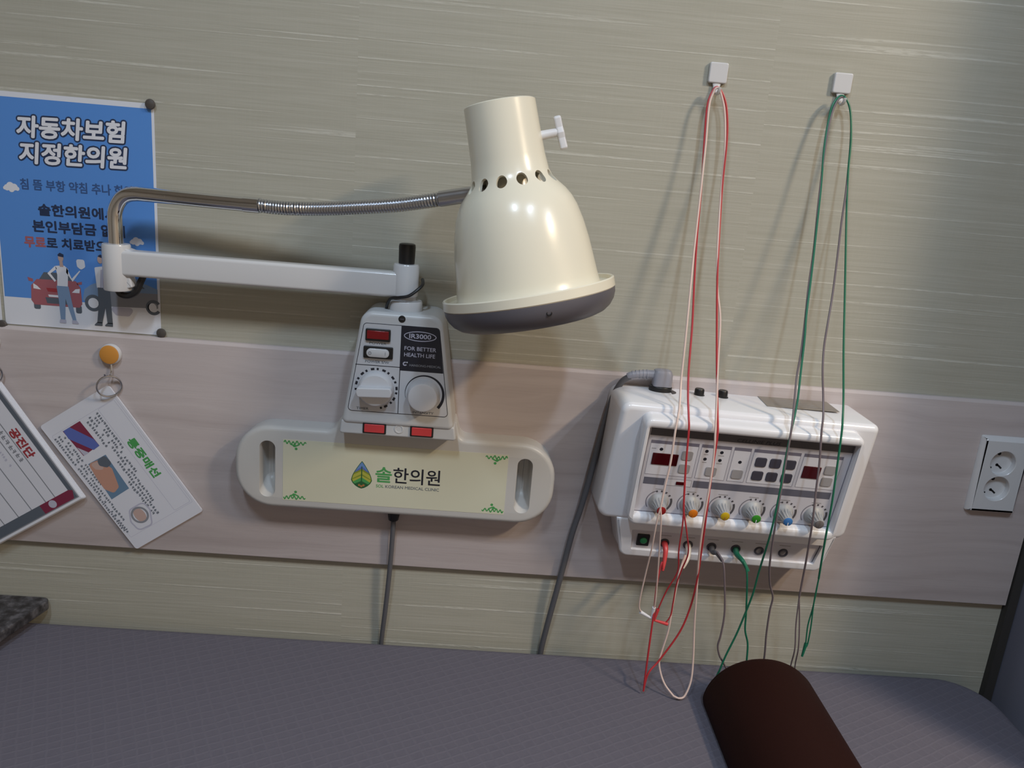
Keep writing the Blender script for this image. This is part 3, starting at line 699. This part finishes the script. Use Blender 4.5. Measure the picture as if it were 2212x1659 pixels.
# bell shade: lathe with a real wall thickness and a row of vent holes
AXD = Vector((math.sin(R(13.6)), -0.055, -math.cos(R(13.6)))).normalized()
Uv = AXD.cross(Vector((0, 1, 0))).normalized(); Vv = AXD.cross(Uv).normalized()
SF = frame_of((-4, -142, 1276), Uv, Vv, AXD)
prof = [(36, 1.2), (39.0, 0.0), (40.6, 1.2), (41.4, 30), (42.6, 60), (44.6, 78), (47.5, 86), (53.0, 93), (60.5, 101.5), (66.5, 111), (71.0, 122), (75.6, 140), (79.0, 160), (81.2, 180), (83.2, 200), (84.6, 211.5), (86.0, 213.5), (97.5, 213.5), (98.3, 209.0), (100.3, 208.2), (101.6, 209.5), (101.8, 219.0), (100.5, 220.5), (83, 220.5), (81.6, 211), (78.0, 180), (75.8, 160), (72.4, 140), (67.8, 123), (63.2, 112.5), (57.5, 104), (50.5, 96.2), (44.8, 89.5), (41.6, 79), (39.6, 60), (38.2, 30), (37.6, 5)]
b = M(SF); b.lathe(prof, CREAM, 96, wrap=True)
shade = obj('lamp_shade', b, LAMP, label='cream bell shaped shade')
cb = M()
nh = 13
for k in range(nh):
    ph = 2 * PI * (k + 0.5) / nh
    d = -Vector((0, 1, 0)); fr_u = Vector((math.sin(ph), -math.cos(ph), 0)); 
    dirw = fr_u - AXD * fr_u.dot(AXD); dirw = dirw.normalized()
    o_ = Vector((-4, -142, 1276)) + AXD * 95.0 + dirw * 30; zz = (dirw - AXD * 0.55).normalized(); xx = zz.cross(AXD).normalized(); yy = zz.cross(xx)
    cb.F = frame_of(o_, xx, yy, zz); cb.ext(circle(0, -2.0, 6.2, 24, 0, 8.0), 4, 55, BLACK)
cut = obj('cutter', cb, LAMP)
md = shade.modifiers.new('vents', 'BOOLEAN'); md.object = cut; md.operation = 'DIFFERENCE'; md.solver = 'EXACT'
me2 = bpy.data.meshes.new_from_object(shade.evaluated_get(bpy.context.evaluated_depsgraph_get()))
shade.modifiers.clear(); old = shade.data; shade.data = me2; me2.name = 'lamp_shade'; bpy.data.objects.remove(cut); bpy.data.meshes.remove(old)
bm = bmesh.new(); bm.from_mesh(me2)
for f in bm.faces: f.smooth = True; f.material_index = 0
for e in bm.edges: e.smooth = (len(e.link_faces) == 2 and e.calc_face_angle(0) < R(30))
bm.to_mesh(me2); bm.free()
b = M(SF); b.lathe([(99.5, 219.5), (101.2, 220.3), (101.0, 226), (98.5, 233), (93.5, 240), (87, 245), (80, 247.5), (77, 246), (80, 239), (84, 228), (86, 220)], GUARD, 64, wrap=True)
for k, (ph) in enumerate((0.2, 2.3, 4.4)):
    pass
guard = obj('shade_guard', b, shade, label='dark grey guard ring')
gp = Vector((-4, -142, 1276)) + AXD * 230; gd = Vector((0.18, -1, 0)); gd = (gd - AXD * gd.dot(AXD)).normalized()
b = M(frame_of(gp + gd * 98.2, gd.cross(AXD).normalized(), AXD, gd)); b.lathe([(3.2, -1.5), (3.2, 1.6), (2.4, 1.9), (2.0, 0.8), (0.3, 0.8)], BLACK, 20); obj('guard_screw', b, shade)
b = M(SF); b.lathe([(37.8, 8.5), (37.8, 10.5), (0.6, 10.5)], CREAM, 40); b.lathe([(0.6, 12), (22, 12), (24, 60), (34, 110), (46, 150), (52, 180), (46, 205), (28, 218), (0.6, 222)], CREAM, 40); obj('heat_bulb', b, shade)
# wing screw on the neck
b = M(); b.tube([(36, 1242.5, 142), (50, 1246.8, 141), (66, 1251.2, 140)], lambda t: 5.6 - 0.9 * t, KNOBW, 16)
Vb = Vector((11, -32, 0)).normalized(); b.F = frame_of((64.5, -140, 1249.8), (Vb.x, 0, Vb.y), (0, -1, 0), (0.945, 0, 0.325))
b.ext(round_poly([(-18.5, -3.5), (-16, -5), (-6, -4), (0, -6), (6, -4), (17, -5), (19, -3.5), (19, 3.5), (17, 5), (6, 4), (0, 6), (-6, 4), (-16, 5), (-18.5, 3.5)], 1.2, 3), -1, 7.5, KNOBW, 2.5, bfil=2)
obj('wing_screw', b, LAMP, label='pale grey wing screw')
b = M(); b.tube([(-113.5, 724, 20), (-113.5, 712, 20), (-113.5, 690, 19), (-115, 640, 17), (-117.5, 590, 15), (-120.5, 545, 12), (-124, 500, 8), (-127, 440, 7), (-128, 380, 7)], 3.6, GREYCORD, 12)
cord = obj('power_cord', b, LAMP, label='thin dark grey power cord')
b = M(frame_of((-113.5, -20, 0), (1, 0, 0), (0, 1, 0), (0, 0, 1))); b.lathe([(4.5, 702), (7.2, 704), (8.6, 712), (9, 725), (3, 725)], BLACK, 24); obj('strain_relief', b, cord, label='black strain relief')

# ================================================================== ELECTROTHERAPY UNIT
TENS = thing('electrotherapy_unit', (0.356, 0, 0.70), 'white wall mounted electrotherapy unit with six knobs and red digital displays', 'medical device')
th, rz = R(11.0), R(1.2)
U0, V0 = Vector((1, 0, 0)), Vector((0, -math.sin(th), math.cos(th))); N0 = Vector((0, -math.cos(th), -math.sin(th)))
TF = frame_of((356, -98, 833), U0 * math.cos(rz) - V0 * math.sin(rz), V0 * math.cos(rz) + U0 * math.sin(rz), N0)
b = M()
# main shell: outline in the front plane, lofted back to the wall
def shell(loop, front_h, fil, back_y, m, tz):
    L = []
    inv = TF
    for k in range(7):
        a_ = PI / 2 * (1 - k / 6); L.append([tuple(WALLF.inverted() @ (TF @ Vector((p, q, front_h - fil + fil * math.sin(a_))))) for p, q in offset(loop, fil * (1 - math.cos(a_)))])
    last = L[-1]
    L.append([(u_ + (u_ - 356) * 0.012, v_ if v_ > 800 else v_ + tz, back_y + 14) for u_, v_, h_ in last])
    L.append([(u_ + (u_ - 356) * 0.014, v_ if v_ > 800 else v_ + tz, back_y) for u_, v_, h_ in last])
    LL = [[tuple(WALLF.inverted() @ (TF @ Vector((p, q, front_h)))) for p, q in offset(loop, fil + 0.4)]] + L
    b.loft(LL, m)
main = round_poly([(-183, -88), (171, -92), (168, 91.5), (-175, 91.5)], [16, 14, 9, 14], 8)
shell(main, -10, 8, 9.2, TENSW, 0)
low = round_poly([(-140, -150), (152, -150), (160, -84), (-156, -84)], [14, 12, 2, 2], 8)
shell(low, -23, 5, 11, TENSW, 0)
case = obj('case', b, TENS)
b = M(TF)
o_ = round_poly([(-143, -80), (145, -80), (142, 83.5), (-147, 83.5)], [11, 11, 11, 11], 8); i_ = round_poly([(-138, -64.5), (137, -64.5), (136.5, 70), (-138, 70)], [1.5] * 4, 8)
b.ring(o_, i_, -11, 12, TENSW, 5.5, 5, hin=-2); obj('front_bezel', b, TENS)
b = M(TF); o2 = offset(low, 0.5); i2 = round_poly([(-126, -137), (139, -137), (144, -103), (-129, -103)], [1.5, 1.5, 1, 1], 1)
L = [[(p, q, -27) for p, q in o2]]
for k in range(6): L.append([(p, q, -14 + 4 * math.sin(PI / 2 * k / 5)) for p, q in offset(o2, 4 * (1 - math.cos(PI / 2 * k / 5)))])
b.loft(L, TENSW, cap0=False, cap1=False)
b.flat(offset(o2, 4), -10, TENSW, holes=[i2])
b.loft([[(p, q, -10) for p, q in i2], [(p, q, -16) for p, q in i2]], TENSW, cap0=False, cap1=False)
obj('jack_bezel', b, TENS)
# front film with its print
b = M(TF); b.ext(rrect(-139.5, 138, -66, 72, 0.5), -6, 0, PANEL); z = 0.12
b.line_loop(rrect(-136.3, 136.6, -64.3, 70, 0.5), 1.0, z, BAR)
b.quad(-134.5, 135.5, 55, 69.8, z, TITLEBAR)
b.text('CELLINIE PLUS', -20, 56.6, z + 0.05, 4.6, BLACKM, 58, 'L', 0.012, 0.25)
secs = ((-131.5, -67.5), (-64, -24), (-20.5, 2.5), (6, 69), (73, 126))
for a, e in secs:
    b.quad(a, e, -4.5, 48, z, PANEL2); b.line_loop(rrect(a, e, -4.5, 48, 0.5), 0.5, z + 0.05, LINE); b.quad(a, e, 43.2, 48, z + 0.08, BAR)
b.quad(-131, -102.5, -19.8, -9, z, BARM); b.quad(-101, -66, -19.5, -8.8, z, PANEL2); b.line_loop(rrect(-101, -66, -19.5, -8.8, 0.5), 0.5, z + 0.05, LINE)
b.quad(-64, 125, -19.3, -8.6, z, BARM)
for u_, v_ in ((-116, 35), (-56, 38), (-36, 38), (-56, 26), (-36, 26), (-9, 26)): b.disc(u_, v_, 2.4, z + 0.1, BLACKM, 16)
for u_, v_, w_ in ((-126, 35.5, 6), (-56, 33, 6), (-36, 33, 8), (-56, 21, 6), (-36, 21, 8)): b.quad(u_ - w_ / 2, u_ + w_ / 2, v_ - 0.6, v_ + 0.6, z + 0.05, BTN)
KX = (-104.5, -61.5, -18, 24.5, 68, 111)
for i, u_ in enumerate(KX):
    b.quad(u_ - 8, u_ + 5, -27.4, -26.2, z, BTN)
    b.annulus(u_, -46.5, 16.6, 18.0, z, LINE, 215, 110, 20)
    for k in range(4): a_ = 112 - k * 23; b.annulus(u_, -46.5, 15.4, 18.2, z, TITLEBAR, a_, a_ - 8.5, 3)
    b.annulus(u_, -46.5, 15.6, 18.6, z, TITLEBAR, 22, -42, 14)
panel = obj('front_panel', b, TENS, label='printed grey control panel with dark title strip')
for (u0, u1, v0, v1), lb in (((-126, -91.5, 11.5, 29), 'wide dark red display'), ((77, 101, 11, 29.5), 'narrow dark red display'), ((-87, -75.5, -17.2, -12.4), 'small dark red lens')):
    b = M(TF); b.box(u0, u1, v0, v1, 0.05, 1.0, LENS, 0.6, 0.4); obj('display', b, panel, label=lb)
for u_, v_, m_ in ((-80.5, 29, BTN), (-80.5, 8.6, BTN), (-44.5, 8, BTN), (-9, 7.6, BTN), (113, 26, BTN), (113, 8, BTN), (18.5, 29, BTND), (38, 29, BTND), (58, 29, BTND), (18.5, 8, BTND), (38, 8, BTND), (58, 8, BTND)):
    b = M(TF); b.box(u_ - 7.6, u_ + 7.6, v_ - 7.2, v_ + 7.2, 0.05, 1.1, m_, 3.2, 0.7); obj('button', b, panel, label='dark slate button' if m_ is BTND else 'grey button')
for u_, cn in zip(KX, ('red', 'orange', 'yellow', 'green', 'blue', 'grey')):
    b = M(TF @ Matrix.Translation((u_, -46.5, 0.2))); b.lathe([(13.8, 0), (13.6, 1.4), (12.6, 2.6), (10.6, 4.6), (8.6, 8.0), (7.4, 13), (6.8, 20), (6.3, 21.2), (0.6, 21.3)], KNOBG, 36)
    for k in range(14):
        a_ = 2 * PI * k / 14; b.tube([(9.9 * math.cos(a_), 9.9 * math.sin(a_), 5.0), (7.3 * math.cos(a_), 7.3 * math.sin(a_), 13.5), (6.7 * math.cos(a_), 6.7 * math.sin(a_), 20)], 0.7, KNOBG, 6, False)
    k_ = obj('knob', b, panel)
    b = M(TF @ Matrix.Translation((u_, -46.5, 0.2))); b.lathe([(6.0, 20.6), (6.2, 21.4), (6.0, 22.4), (5.2, 22.9), (0.6, 23.0)], CAPM[cn], 28)
    b.ext(rrect(-0.6, 0.6, -5.6, -0.5, 0.4), 22.9, 23.25, PWHITE if cn in ('green', 'blue') else (PORANGE if cn == 'yellow' else CAPM[cn]))
    b2 = obj('knob_cap', b, panel, label=cn + ' knob cap')
b = M(TF); b.ext(rrect(-130, 145, -139, -101.5, 0.5), -22, -15, PANEL); z = -14.9
b.stroke([(-126, -136.5), (-128.3, -103.5)], 1.3, z, BARM); b.stroke([(138.3, -136.5), (143, -103.5)], 1.3, z, BARM)
JX = (-79, -45, -11, 24, 58, 93)
for u_ in JX: b.quad(u_ - 8, u_ + 8, -112.8, -111.6, z, BTN)
jp = obj('jack_panel', b, TENS, label='grey lower jack panel')
b = M(TF); b.box(-119, -101.5, -131, -112.5, -15.2, -12, BLACK, 1, 0.6); obj('switch_frame', b, jp)
b = M(TF @ Matrix.Translation((-110, -121.5, -12.2))); b.lathe([(5.2, 0), (5.0, 1.4), (3.5, 2.3), (0.4, 2.5)], GREENB, 24); obj('power_button', b, jp, label='green round power button')
for u_ in JX:
    b = M(TF @ Matrix.Translation((u_, -124.5, -15))); b.lathe([(7.0, 0), (6.8, 1.4), (5.6, 1.9), (4.2, 1.0), (4.0, -3.0), (0.4, -3.0)], BTND, 28); obj('jack', b, jp, label='dark round jack socket')
# top: inlet, fuse caps, name plate
b = M(TOPF(0)); b.F = TOPF(925.6); b.ext(circle(247, -28, 23, 32, 0, 19), 0, 2.6, BLACK, 1.2); b.ext(circle(247, -27, 16, 28, 0, 12), 2, 10, BLACK, 1.5); obj('power_inlet', b, TENS, label='black power inlet')
for u_ in (301, 334):
    b = M(frame_of((u_, -30, 925.6), (1, 0, 0), (0, 1, 0), (0, 0, 1))); b.lathe([(8.2, 0), (8.0, 1.6), (6.8, 2.4), (6.6, 9.5), (5.8, 10.8), (0.5, 11)], BLACK, 24); obj('fuse_cap', b, TENS, label='black fuse cap')
b = M(TOPF(925.7)); b.ext([(388, -58), (487, -61), (489, -12), (391, -7)], 0, 0.7, PLATEB)
for k in range(4): b.quad(400 + 3 * k, 470 - 9 * k, -50 + 9 * k, -48.6 + 9 * k, 0.85, BTN)
obj('nameplate', b, TENS, label='bronze grey metal nameplate')

# power cable of the unit
PC = thing('power_cable', (0.124, -0.008, 0.40), 'thick grey power cable plugged into the top of the electrotherapy unit', 'cable')
b = M(); b.F = TOPF(0); b.loft([[(p, q, zz) for p, q in rrect(235, 261, -37, -17, 5)] for zz in (936, 942)] + [[(p, q, 953) for p, q in rrect(234, 261, -37, -17, 6)], [(p, q, 957.5) for p, q in rrect(236, 259, -35, -19, 6)], [(p, q, 959) for p, q in rrect(239, 255, -32, -22, 5)]], PLUGG)
b.F = WALLF; b.tube([(238, 951, 27.5), (222, 950.5, 27), (206, 947.5, 26), (200, 944.5, 25)], lambda t: 6.0 - 1.4 * t, PLUGG, 16)
for k in range(5):
    u_ = 226 - k * 5; b.tube([(u_ - 0.8, 950.3 - 0.14 * k * k, 27 - 0.3 * k), (u_ + 0.8, 950.4 - 0.14 * k * k, 27 - 0.3 * k)], 6.6 - 0.3 * k, PLUGG, 16)
obj('plug', b, PC, label='pale grey right angle plug')
b = M(); b.tube([(203, 945, 25.5), (193, 936, 24), (184, 915, 23), (178, 885, 22.5), (172, 845, 22), (164, 790, 21), (156, 740, 20), (148, 700, 19), (140, 640, 17), (133, 590, 15), (127, 545, 12), (122, 500, 8), (119, 450, 6.5), (118, 400, 6.5)], 4.4, GREYCORD, 12); obj('cord', b, PC)

# ================================================================== WALL HOOKS AND LEADS
def square_hook(u, v, lab):
    b = M(); b.F = WALLF @ Matrix.Translation((u, v, 0))
    L = round_poly([(-12, -12.5), (-5.2, -12.8), (-3.4, -18), (-2.6, -25), (2.6, -25), (3.4, -18), (5.2, -12.8), (12, -12.5), (12, 12.5), (-12, 12.5)], [2.5, 1.5, 2, 1, 1, 2, 1.5, 2.5, 2.5, 2.5], 4)
    b.ext(round_poly([(-12, -12.5), (12, -12.5), (12, 12.5), (-12, 12.5)], 2.5, 5), 0.3, 6.2, WHITE, 1.6)
    t = thing('square_hook', (u / 1000, -0.0003, (v - 28) / 1000), lab, 'hook', 'white square wall hooks')
    obj('hook_plate', b, t)
    b = M(); b.F = WALLF @ Matrix.Translation((u, v, 0))
    prof_ = [(-11, 3.2, 6.0), (-14.5, 3.6, 5.0), (-19, 4.6, 4.0), (-25, 8.0, 3.0), (-27, 12, 2.5), (-26, 17, 2.4), (-22.5, 20.5, 2.2), (-19.5, 21.5, 2.0)]
    L = []
    for i, (vv, hh, w_) in enumerate(prof_):
        a = prof_[max(0, i - 1)]; c_ = prof_[min(len(prof_) - 1, i + 1)]; d = Vector((0, c_[0] - a[0], c_[1] - a[1])).normalized(); nn = Vector((0, -d.z, d.y))
        L.append([(w_ * math.cos(2 * PI * k / 12), vv + nn.y * 1.3 * math.sin(2 * PI * k / 12), hh + nn.z * 1.3 * math.sin(2 * PI * k / 12)) for k in range(12)])
    b.loft(L, WHITE); obj('hook_tip', b, t)
square_hook(272, 1347.5, 'white square hook holding the red and cream lead wires')
square_hook(434, 1348.5, 'white square hook holding the green and grey lead wires')
def lead(name, lab, wire_m, plug_m, down, up, br, pins, plug, r=1.4, pin_m=None, pin_label=None):
    t = thing(name, (plug[0][0] / 1000, -0.11, 0.505), lab, 'cable', 'electrode leads of the therapy unit')
    w = lambda pts: [(x_, z_, -y_) for x_, y_, z_ in pts]
    b = M(); b.tube([(x_, z_, -y_) for x_, y_, z_ in plug], lambda tt: 4.6 - 2.4 * tt, plug_m, 14); obj('plug', b, t, label='moulded plug')
    b = M(); b.tube(w([tuple(plug[-1])] + down[1:]), r, wire_m, 8); b.tube(w(up), r, wire_m, 8); obj('wire', b, t)
    for q in br:
        b = M(); b.tube(w(q), r * 0.75, wire_m, 8); obj('branch_wire', b, t)
    for q in pins:
        b = M(); b.tube(w(q), lambda tt: 2.6 - 1.0 * tt, pin_m or plug_m, 10, False); obj('electrode_pin', b, t, label=pin_label)
    return t
J = lambda u_, du=0, dv=0, dh=0: tuple(TF @ Vector((u_ + du, -124.5 + dv, -15 + dh)))
red_down = [(274, -70, 711), (268, -85, 697), (263, -95, 670), (263, -100, 630), (262, -105, 574), (262, -108, 510)]
red_up = [(262, -108, 506), (266, -106, 534), (281, -100, 553), (304, -98, 598), (313, -100, 640), (313, -110, 685), (309, -122, 733), (304, -135, 783), (302, -137, 832), (302, -136, 873), (302, -134, 907), (301, -122, 934), (298, -104, 981), (295, -84, 1037), (292, -66, 1094), (291, -48, 1151), (290, -34, 1209), (290, -24, 1267), (286, -19, 1301), (279, -17, 1320), (270, -16, 1329), (264, -17, 1322), (260, -19, 1304), (261, -24, 1265), (263, -34, 1207), (263, -46, 1149), (264, -60, 1091), (265, -78, 1033), (263, -100, 977), (263, -116, 944), (264, -128, 923), (265, -134, 907), (267, -136, 864), (271, -137, 814), (273, -137, 798)]
red_b = [[(273, -137, 798), (275, -134, 774), (278, -124, 735), (284, -112, 699), (276, -102, 664), (270, -98, 636), (268, -96, 619)], [(273, -137, 798), (282, -134, 767), (291, -124, 733), (289, -112, 701), (287, -106, 676), (288, -100, 646), (288, -97, 622), (282, -96, 609)]]
lead('electrode_lead', 'red electrode lead with red plug in the first jack, hung over the left square hook', RED_W, REDPLUG, red_down, red_up, red_b,
     [[(269, -96.5, 631), (266, -96, 612)], [(286, -96, 608), (266, -96, 613)]], [J(-79, 0, 0, -1), J(-79, 1, -4, 9), (274, -76, 697), (271, -84, 684)], pin_m=REDPLUG, pin_label='red electrode pin')
wh_down = [(305, -70, 716), (301, -80, 708), (294, -88, 686), (292, -92, 669), (289, -96, 636), (288, -97, 600), (283, -98, 567), (281, -99, 549), (285, -102, 532), (292, -108, 518), (304, -115, 506)]
wh_up = [(304, -115, 506), (312, -118, 505), (320, -116, 509), (327, -110, 530), (327, -104, 563), (322, -102, 613), (315, -108, 677), (309, -118, 714), (305, -126, 742), (301, -136, 790), (301, -138, 836), (301, -136, 879), (299, -134, 906), (299, -122, 937), (299, -100, 992), (299, -82, 1043), (293, -69, 1082), (290, -55, 1128), (289, -36, 1198), (289, -26, 1250), (284, -20, 1295), (277, -18, 1318), (270, -18, 1328), (265, -18, 1320), (262, -20, 1303), (263, -26, 1259), (262, -38, 1196), (260, -54, 1126), (258, -72, 1068), (256, -90, 1011), (254, -104, 965), (252, -122, 933), (248, -134, 906), (247, -136, 863), (244, -137, 831), (242, -138, 802)]
wh_b = [[(242, -138, 802), (240, -136, 778), (241, -126, 737), (241, -112, 692), (240, -104, 645), (244, -101, 629), (255, -99, 620)], [(242, -138, 802), (246, -136, 779), (252, -124, 733), (259, -110, 678), (262, -104, 646), (262, -99, 623)]]
lead('electrode_lead', 'cream electrode lead with cream plug in the second jack, hung over the left square hook', PINK_W, CREAMPLUG, wh_down, wh_up, wh_b,
     [[(244, -100, 627), (261, -98, 617)], [(262, -101, 636), (262, -98, 618)]], [J(-45, 0, 0, -1), J(-45, 0, -5, 9), (305, -78, 700), (299, -84, 690)], pin_m=PWHITE, pin_label='white electrode pin')
gy_down = [(340, -70, 720), (345, -80, 716), (351, -90, 708), (355, -94, 690), (365, -92, 632), (366, -90, 594), (365, -88, 574), (370, -86, 558), (376, -84, 548), (387, -80, 531)]
gy_up = [(387, -80, 531), (400, -78, 512), (420, -77, 506), (436, -79, 513), (437, -84, 553), (431, -90, 598), (427, -96, 639), (426, -100, 663), (416, -106, 686), (406, -118, 718), (400, -128, 756), (395, -137, 807), (394, -138, 849), (394, -137, 887), (395, -134, 917), (398, -122, 944), (400, -112, 966), (402, -104, 983), (406, -94, 1011), (409, -82, 1046), (412, -66, 1092), (415, -54, 1138), (416, -40, 1197), (417, -29, 1255), (419, -22, 1295), (423, -18, 1317), (429, -16, 1329), (437, -16, 1329), (444, -18, 1317), (448, -22, 1295), (450, -29, 1257), (450, -38, 1211), (448, -46, 1176), (446, -58, 1129), (443, -71, 1083), (438, -84, 1048), (435, -93, 1019), (434, -104, 991), (436, -116, 958), (435, -128, 937), (434, -134, 917), (438, -136, 877), (440, -137, 839), (444, -136, 794), (452, -122, 740), (458, -110, 700), (461, -104, 668)]
gy_b = [[(461, -104, 668), (466, -100, 622), (472, -98, 584), (475, -90, 553), (476, -86, 524)], [(461, -104, 668), (471, -100, 622), (477, -98, 584), (481, -90, 553), (486, -86, 524)]]
lead('electrode_lead', 'grey electrode lead in the third jack, hung over the right square hook', GREY_W, GREYCORD, gy_down, gy_up, gy_b,
     [[(476, -86, 524), (476, -86, 506)], [(486, -86, 524), (487, -86, 506)]], [J(-11, 0, 0, -1), J(-11, 1, -3, 8), (346, -76, 712), (352, -86, 706)])
gn_down = [(375, -74, 717), (382, -84, 707), (388, -90, 691), (397, -88, 632), (401, -86, 601), (409, -84, 578), (412, -84, 551), (414, -82, 531), (404, -82, 510), (385, -86, 506)]
gn_up = [(385, -86, 506), (372, -86, 518), (374, -88, 536), (379, -88, 559), (388, -90, 595), (393, -94, 628), (397, -100, 665), (396, -110, 706), (395, -122, 746), (393, -134, 782), (393, -138, 836), (393, -137, 874), (395, -134, 914), (402, -120, 950), (406, -104, 989), (409, -90, 1029), (410, -80, 1057), (414, -64, 1103), (416, -49, 1162), (417, -37, 1214), (416, -27, 1266), (418, -20, 1303), (421, -18, 1321), (430, -15, 1332), (438, -18, 1327), (445, -20, 1311), (449, -26, 1280), (450, -33, 1240), (453, -42, 1194), (456, -58, 1136), (459, -74, 1078), (460, -96, 1016), (462, -116, 960), (460, -129, 936), (460, -134, 916), (462, -137, 860), (464, -137, 822), (467, -132, 780), (474, -120, 734), (480, -110, 701)]
gn_b = [[(480, -110, 701), (484, -102, 654), (483, -100, 623), (486, -98, 593), (486, -97, 585)], [(480, -110, 701), (483, -104, 662), (487, -101, 624), (489, -98, 593), (487, -97, 585)]]
lead('electrode_lead', 'green electrode lead with green plug in the fourth jack, hung over the right square hook', GREEN_W, GREEN_W, gn_down, gn_up, gn_b,
     [[(487, -97, 592), (485, -97, 571)]], [J(24, 0, 0, -1), J(24, 1, -4, 8), (382, -82, 706), (390, -88, 694)])

# ================================================================== WALL OUTLET
OUT = thing('wall_outlet', (0.761, -0.009, 0.778), 'white double wall outlet on the wood band at the right', 'outlet')
b = M(); oo = rrect(724.5, 798, 777.5, 894.5, 3, 6); inn = offset(oo, 6)
s1 = circle(760, 855.5, 19.3, 40); s2 = circle(760, 816.5, 19.3, 40)
b.loft([[(p, q, 9.2) for p, q in oo], [(p, q, 12) for p, q in offset(oo, 0.3)], [(p, q, 17.5) for p, q in offset(oo, 4.5)], [(p, q, 18.8) for p, q in inn]], WHITE, cap1=False)
b.flat(inn, 18.8, WHITE, holes=[s1, s2]); pl = obj('cover_plate', b, OUT)
for cv in (855.5, 816.5):
    b = M(); b.F = WALLF @ Matrix.Translation((760, cv, 0)); b.lathe([(19.3, 18.8), (18.6, 18.2), (18.0, 10.2), (17.2, 9.6), (0.6, 9.6)], WHITE, 40, cap0=False)
    b.cyl(-3, 12.5, 2.7, 9.65, 9.9, BLACK, n=16)
    b.stroke([(-2.7, -5), (0.5, -6.6), (5, -10.2)], 2.6, 9.8, BLACK); b.disc(-2.7, -5, 2.2, 9.8, BLACK, 14)
    b.stroke([(-14, -8.5), (-12, -9.8), (-9.5, -9.6)], 2.4, 9.8, BLACK)
    obj('socket', b, OUT, label='round recessed socket')

# ================================================================== BED, BOLSTER, SHELF, CURTAIN
BED = thing('treatment_bed', (-0.1, -0.33, 0), 'low treatment bed with grey quilted bedspread along the wall', 'bed')
I4 = Matrix.Identity(4)
def plan(x0, x1, y0, y1, r): return round_poly([(x0, y0), (x1, y0), (x1, y1), (x0, y1)], r, 10)
b = M(I4); lp = plan(-1002, 806, -652, -14, [40, 60, 75, 40])
L = [[(p, q, 330) for p, q in offset(lp, -6)], [(p, q, 400) for p, q in offset(lp, -2)]]
for k in range(7):
    a_ = PI / 2 * k / 6; L.append([(p, q, 500 - 16 + 16 * math.sin(a_)) for p, q in offset(lp, 16 * (1 - math.cos(a_)))])
L.append([(p, q, 500) for p, q in offset(lp, 17)])
b.loft(L, SPREAD, cap0=False); obj('bedspread', b, BED, label='grey quilted bedspread')
b = M(I4); b.ext(offset(lp, 8), 380, 482, CURTAIN, 10); obj('mattress', b, BED)
b = M(I4); b.ext(plan(-980, 790, -640, -22, 10), 310, 378, KNOBG, 3); obj('bed_frame', b, BED)
for x_ in (-950, 760):
    for y_ in (-610, -52):
        b = M(I4); b.ext(rrect(x_ - 25, x_ + 25, y_ - 25, y_ + 25, 6), 0, 312, KNOBG); obj('leg', b, BED)
bol = thing('bolster', (0.425, -0.33, 0.5), 'dark brown leather half round bolster lying on the grey bed', 'cushion')
half = round_poly([(345, 500.6), (505, 500.6)] + [(425 + 81 * math.cos(R(a_)), 503 + 74 * math.sin(R(a_))) for a_ in range(4, 180, 4)], [7, 7] + [0] * 44, 5)
b = M(); b.ext(half, 114, 554, LEATHER, 10, 5, bfil=10); obj('bolster_cover', b, bol)
for hh in (117, 551):
    b = M(); lp2 = offset(half, 2.6); b.tube([(p, q, hh) for p, q in lp2 + lp2[:1]], 1.4, LEATHER, 8, False); obj('piping', b, bol)
SH = thing('wall_shelf', (-0.86, -0.01, 0.505), 'dark mottled stone shelf corner above the bed at the lower left', 'shelf')
b = M(I4); b.ext(round_poly([(-1100, -420), (-706, -420), (-620, -3), (-1100, -3)], [6, 6, 10, 6], 8), 516, 531, STONE, 2.0, bfil=1.5); obj('shelf_top', b, SH)
b = M(); b.F = frame_of((-1010, 0, 0), (0, -1, 0), (0, 0, 1), (1, 0, 0)); b.ext([(3, 516), (120, 516), (3, 508)], 0, 12, DARKGAP); obj('bracket', b, SH)
b = M(I4)
wav = [(846, -4), (847, -18), (850, -46), (862, -70), (890, -86), (905, -100), (900, -122), (880, -142), (866, -165), (872, -190), (892, -212), (896, -236), (878, -260), (864, -284), (868, -310), (884, -332), (880, -356), (862, -372)]
P = [Vector((*q, 0)) for q in wav]; Q = []
for i in range(len(P) - 1):
    a0, b0, c0, d0 = P[max(0, i - 1)], P[i], P[i + 1], P[min(len(P) - 1, i + 2)]
    for k in range(5):
        t = k / 5; Q.append(0.5 * ((2 * b0) + (c0 - a0) * t + (2 * a0 - 5 * b0 + 4 * c0 - d0) * t * t + (3 * b0 - a0 - 3 * c0 + d0) * t ** 3))
Q.append(P[-1]); Q = [(q.x, q.y) for q in Q]
strip_ = []
for i, q in enumerate(Q):
    a = Vector(Q[max(0, i - 1)]); c_ = Vector(Q[min(len(Q) - 1, i + 1)]); d = (c_ - a).normalized(); strip_.append((q[0] + d.y * 1.6, q[1] - d.x * 1.6))
loop = Q + strip_[::-1]
b.loft([[(p, q, zz) for p, q in loop] for zz in (60, 700, 1400, 2120)], CURTAIN)
cu = thing('curtain', (0.87, -0.2, 0.06), 'pale grey cloth curtain hanging at the right end of the bed', 'curtain')
obj('curtain_cloth', b, cu)
b = M(I4); b.F = frame_of((878, 0, 2130), (1, 0, 0), (0, 0, 1), (0, -1, 0)); b.ext(circle(0, 0, 10, 20), 0.5, 400, STEEL); obj('curtain_rail', b, cu)
